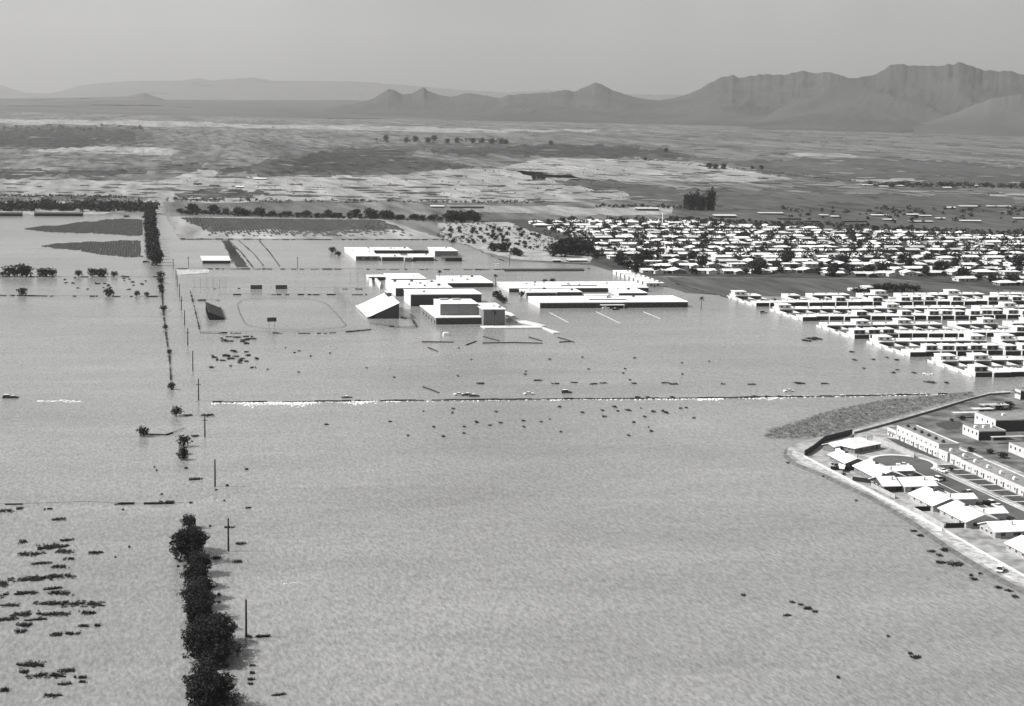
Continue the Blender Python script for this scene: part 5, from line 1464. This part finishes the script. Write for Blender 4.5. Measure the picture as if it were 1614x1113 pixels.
# buildings behind
def white_block(label, px_bl, px_fl, h, wid, roof='roof_gravel'):
    a, c = P(*px_fl, EZ), P(*px_bl, EZ)
    root = empty('apartment', (a.x, a.y, EZ)); tag(root, label, 'apartment')
    l = max(6, c.y-a.y)
    MB().box(0, wid, 0, l, -.3, h-.3).build('wall', 'stucco', root)
    rf = MB().box(.2, wid-.2, .2, l-.2, h-.5, h-.2).build('roof', roof, root)
    q = MB()
    for bx in ((-.03, .2, -.03, l+.03), (wid-.2, wid+.03, -.03, l+.03), (.2, wid-.2, -.03, .2), (.2, wid-.2, l-.2, l+.03)): q.box(*bx, h-.299, h)
    q.build('parapet', 'stucco', root)
    MB().box(.1, wid-.1, -.12, -.04, .1, h-.6).build('shade_front', 'brick_and_shade', root)  # dark skin that paints shade over the white front
    for k in range(4):
        v = l*(k+.5)/4
        MB().box(-.1, .02, v-.5, v+.5, h*.5, h*.5+1.2).build('window', 'glass', root)
    for k in range(3):
        MB().box(wid*(k+.5)/3.2, wid*(k+.5)/3.2+1.2, l*.5, l*.5+1.3, h-.25, h+.8).build('roof_cooler', 'metal_white', rf)
white_block('tall white apartment block with dark front behind the round lawn', (1531, 668), (1568.4, 681), 6.0, 60)
white_block('low white apartment block beside the round lawn', (1513.4, 684), (1542, 694.5), 4.6, 14)
white_block('white apartment block at the back past the dark canopy', (1594, 712), (1618, 724), 4.4, 40)
white_block('white block at the estate corner by the end of the long wall', (1599, 627), (1608, 630), 5, 40)
def carport(label, px, z=2.5):
    pts = [P(x, y, EZ+z) for x, y in px]
    x0 = min(p.x for p in pts); x1 = max(p.x for p in pts); y0 = min(p.y for p in pts); y1 = max(p.y for p in pts)
    root = empty('carport', (x0, y0, EZ)); tag(root, label, 'carport')
    MB().box(0, x1-x0, 0, y1-y0, z, z+.22).build('roof', 'roof_light', root)
    for a in (.3, x1-x0-.5):
        for c in (.3, (y1-y0)/2, y1-y0-.5): MB().box(a, a+.18, c, c+.18, 0, z).build('post', 'metal_grey', root)
carport('pale flat carport behind the round lawn', [(1505, 652), (1541, 649)])
carport('pale flat carport farther along the long wall', [(1537, 646), (1560, 642.5)])
carport('pale flat carport closest to the end of the long wall', [(1551, 640), (1583, 636)])
carport('pale carport in front of the tall dark-fronted block', [(1565, 690), (1612, 687)], 3)
for x, y, w in [(1548, 650, 12), (1556, 648, 12), (1575, 645, 14), (1590, 643, 14), (1500, 664, 6), (1517, 662, 9), (1499, 741, 7), (1560, 715, 10), (1580, 722, 14), (1530, 712, 10), (1425, 693, 8), (1436, 699, 6)]:
    tree_at(FARS, x, y, w, 'small dark tree in the yards behind the apartments', 'yard trees by the apartments', z=EZ, hs=.8)
for x, y, w in [(1318, 735, 6), (1312, 733, 5), (1385, 752, 6), (1405, 747, 7), (1420, 749, 6), (1487, 757, 7), (1552, 796, 9), (1560, 797, 8), (1525, 777, 8), (1330, 749, 6)]:
    tree_at(FARS, x, y, w, 'small dark shrub by the houses of the walled estate', 'yard shrubs of the walled estate', z=EZ, hs=.8, nm='shrub')

# ------------------------------------------------------------------ cars
def car_proto(paint, kind='sedan'):
    q = MB()
    prof = [(-2.7, .35), (2.7, .35), (2.75, .75), (2.5, .95), (1.0, 1.02), (-1.6, 1.02), (-2.65, .98), (-2.75, .7)]
    def extr(pr, hw):
        n0 = len(q.v)
        q.v += [(x, -hw, z) for x, z in pr] + [(x, hw, z) for x, z in pr]
        k = len(pr)
        q.f.append(tuple(range(n0, n0+k))); q.f.append(tuple(range(n0+2*k-1, n0+k-1, -1)))
        for i in range(k): q.f.append((n0+i, n0+k+i, n0+k+(i+1) % k, n0+(i+1) % k))
    extr(prof, .98)
    body = q.mesh('body', paint)
    q = MB()
    hi = 1.5 if kind == 'sedan' else 1.85
    back = -1.5 if kind == 'sedan' else -2.6
    q.prism([(back, -.92, 1.02), (1.05, -.92, 1.02), (1.05, .92, 1.02), (back, .92, 1.02)], [(back+.6, -.72, hi-.05), (.35, -.72, hi-.05), (.35, .72, hi-.05), (back+.6, .72, hi-.05)])
    glass = q.mesh('window', 'glass')
    roof = MB().box(back+.55, .42, -.76, .76, hi-.049, hi+.03).mesh('roof', 'car_white' if paint != 'car_grey' else paint)
    wm = {}
    parts = [('body', body), ('window', glass), ('roof', roof)]
    for x in (-1.75, 1.75):
        for y in (-.99, .8):
            t = MB(); k = 12
            t.prism([(x+.36*math.cos(6.283*i/k), y, .36+.36*math.sin(6.283*i/k)) for i in range(k)], [(x+.36*math.cos(6.283*i/k), y+.2, .36+.36*math.sin(6.283*i/k)) for i in range(k)])
            parts.append(('wheel', t.mesh('wheel', 'rubber')))
    for y in (-.7, .5): parts.append(('headlight', MB().box(2.7, 2.79, y, y+.25, .6, .8).mesh('headlight', 'metal_white')))
    parts.append(('bumper', MB().box(-2.86, -2.72, -.9, .9, .42, .6).mesh('bumper', 'metal_grey')))
    return parts
CARS = {(p_, k_): car_proto(p_, k_) for p_ in ('car_white', 'car_dark', 'car_grey') for k_ in ('sedan', 'wagon')}
for x, y, z, rz, p_, k_, l in [
    (724, 623.5, -.1, 0, 'car_white', 'sedan', 'white sedan stranded ahead of a dark one on the overflowing road'), (736, 624, -.1, 3.1, 'car_dark', 'sedan', 'dark sedan touching the white one on the overflowing road'),
    (747, 625.5, -.2, 0, 'car_dark', 'sedan', 'second dark sedan sunk at the edge of the overflowing road'), (834, 622.5, -.1, 0, 'car_white', 'sedan', 'lone white-roofed sedan midway along the overflowing road'),
    (893, 620, -.05, 0, 'car_dark', 'wagon', 'dark wagon with white roof on the overflowing road'), (1243, 618, -.1, 3.14, 'car_white', 'sedan', 'white sedan stranded near the spit on the overflowing road'),
    (547, 627.5, -.5, 0, 'car_dark', 'sedan', 'dark car nearly drowned on the overflowing road'), (13, 628, -.1, 0, 'car_dark', 'wagon', 'dark wagon on the flooded road beyond the power line'), (20, 628.2, -.1, 3.1, 'car_dark', 'sedan', 'dark sedan behind the wagon beyond the power line'),
    (1462, 591, -.1, 2.6, 'car_white', 'sedan', 'white car afloat off the townhouse rows'), (1203, 494, 0, 0, 'car_grey', 'wagon', 'pale van at the open end of the second townhouse block'),
    (1485, 744, EZ+.03, 1.75, 'car_white', 'sedan', 'white sedan parked on the apartment side near the circle'), (1476, 757, EZ+.03, 1.8, 'car_white', 'wagon', 'white car parked across from the apartments near the circle'), (1423, 735, EZ+.03, 2.7, 'car_white', 'sedan', 'white car on the driveway at the turning circle'), (1433, 749, EZ+.03, 1.2, 'car_white', 'sedan', 'white car on the driveway below the turning circle'),
    (1526, 778, EZ+.03, 1.7, 'car_dark', 'sedan', 'dark sedan parked before the large gabled houses'), (1572, 800, EZ+.03, 1.7, 'car_white', 'sedan', 'white sedan parked farther down the estate street'), (1560, 795, EZ+.03, 1.7, 'car_dark', 'wagon', 'dark wagon parked ahead of the white sedan'),
    (1577, 900, EZ+.03, .9, 'car_white', 'wagon', 'white vehicle on the bright levee path'), (230, 414, 0, 0, 'car_dark', 'wagon', 'dark vehicle stranded beside the bushy lane'), (685, 411, .2, 0, 'car_white', 'wagon', 'white vehicle before the smaller far school'), (782, 417, .2, -.5, 'car_white', 'wagon', 'white bus-like vehicle on the road behind the school'), (955, 487.5, 0, 0, 'car_white', 'sedan', 'white car at the entry of the longest classroom wing'), (970, 489, 0, .1, 'car_dark', 'sedan', 'dark car near the entry of the longest classroom wing')]:
    spawn('car', CARS[(p_, k_)], P(x, y, max(z, 0)) + Vector((0, 0, min(z, 0) + (0.05 if z <= 0 else 0))), rz, (1.05, 1.05, 1.1), l, 'car')

# ------------------------------------------------------------------ haze
hz = MB().box(-70000, 70000, -2800, 60000, -25, 2600).build('haze', 'desert')
hz.data.materials.clear()
hm = bpy.data.materials.new('haze_air'); hm.use_nodes = True
t = hm.node_tree; t.nodes.clear()
vo = t.nodes.new('ShaderNodeVolumePrincipled')
vo.inputs['Color'].default_value = (.9, .9, .9, 1)
vo.inputs['Density'].default_value = 3.4e-5
vo.inputs['Anisotropy'].default_value = 0.35
for nme in ('Density Attribute', 'Color Attribute', 'Temperature Attribute'):
    if nme in vo.inputs: vo.inputs[nme].default_value = ''
out = t.nodes.new('ShaderNodeOutputMaterial')
t.links.new(vo.outputs[0], out.inputs['Volume'])
hz.data.materials.append(hm)
tag(hz, 'thin desert haze over the whole valley', None, None, 'stuff')
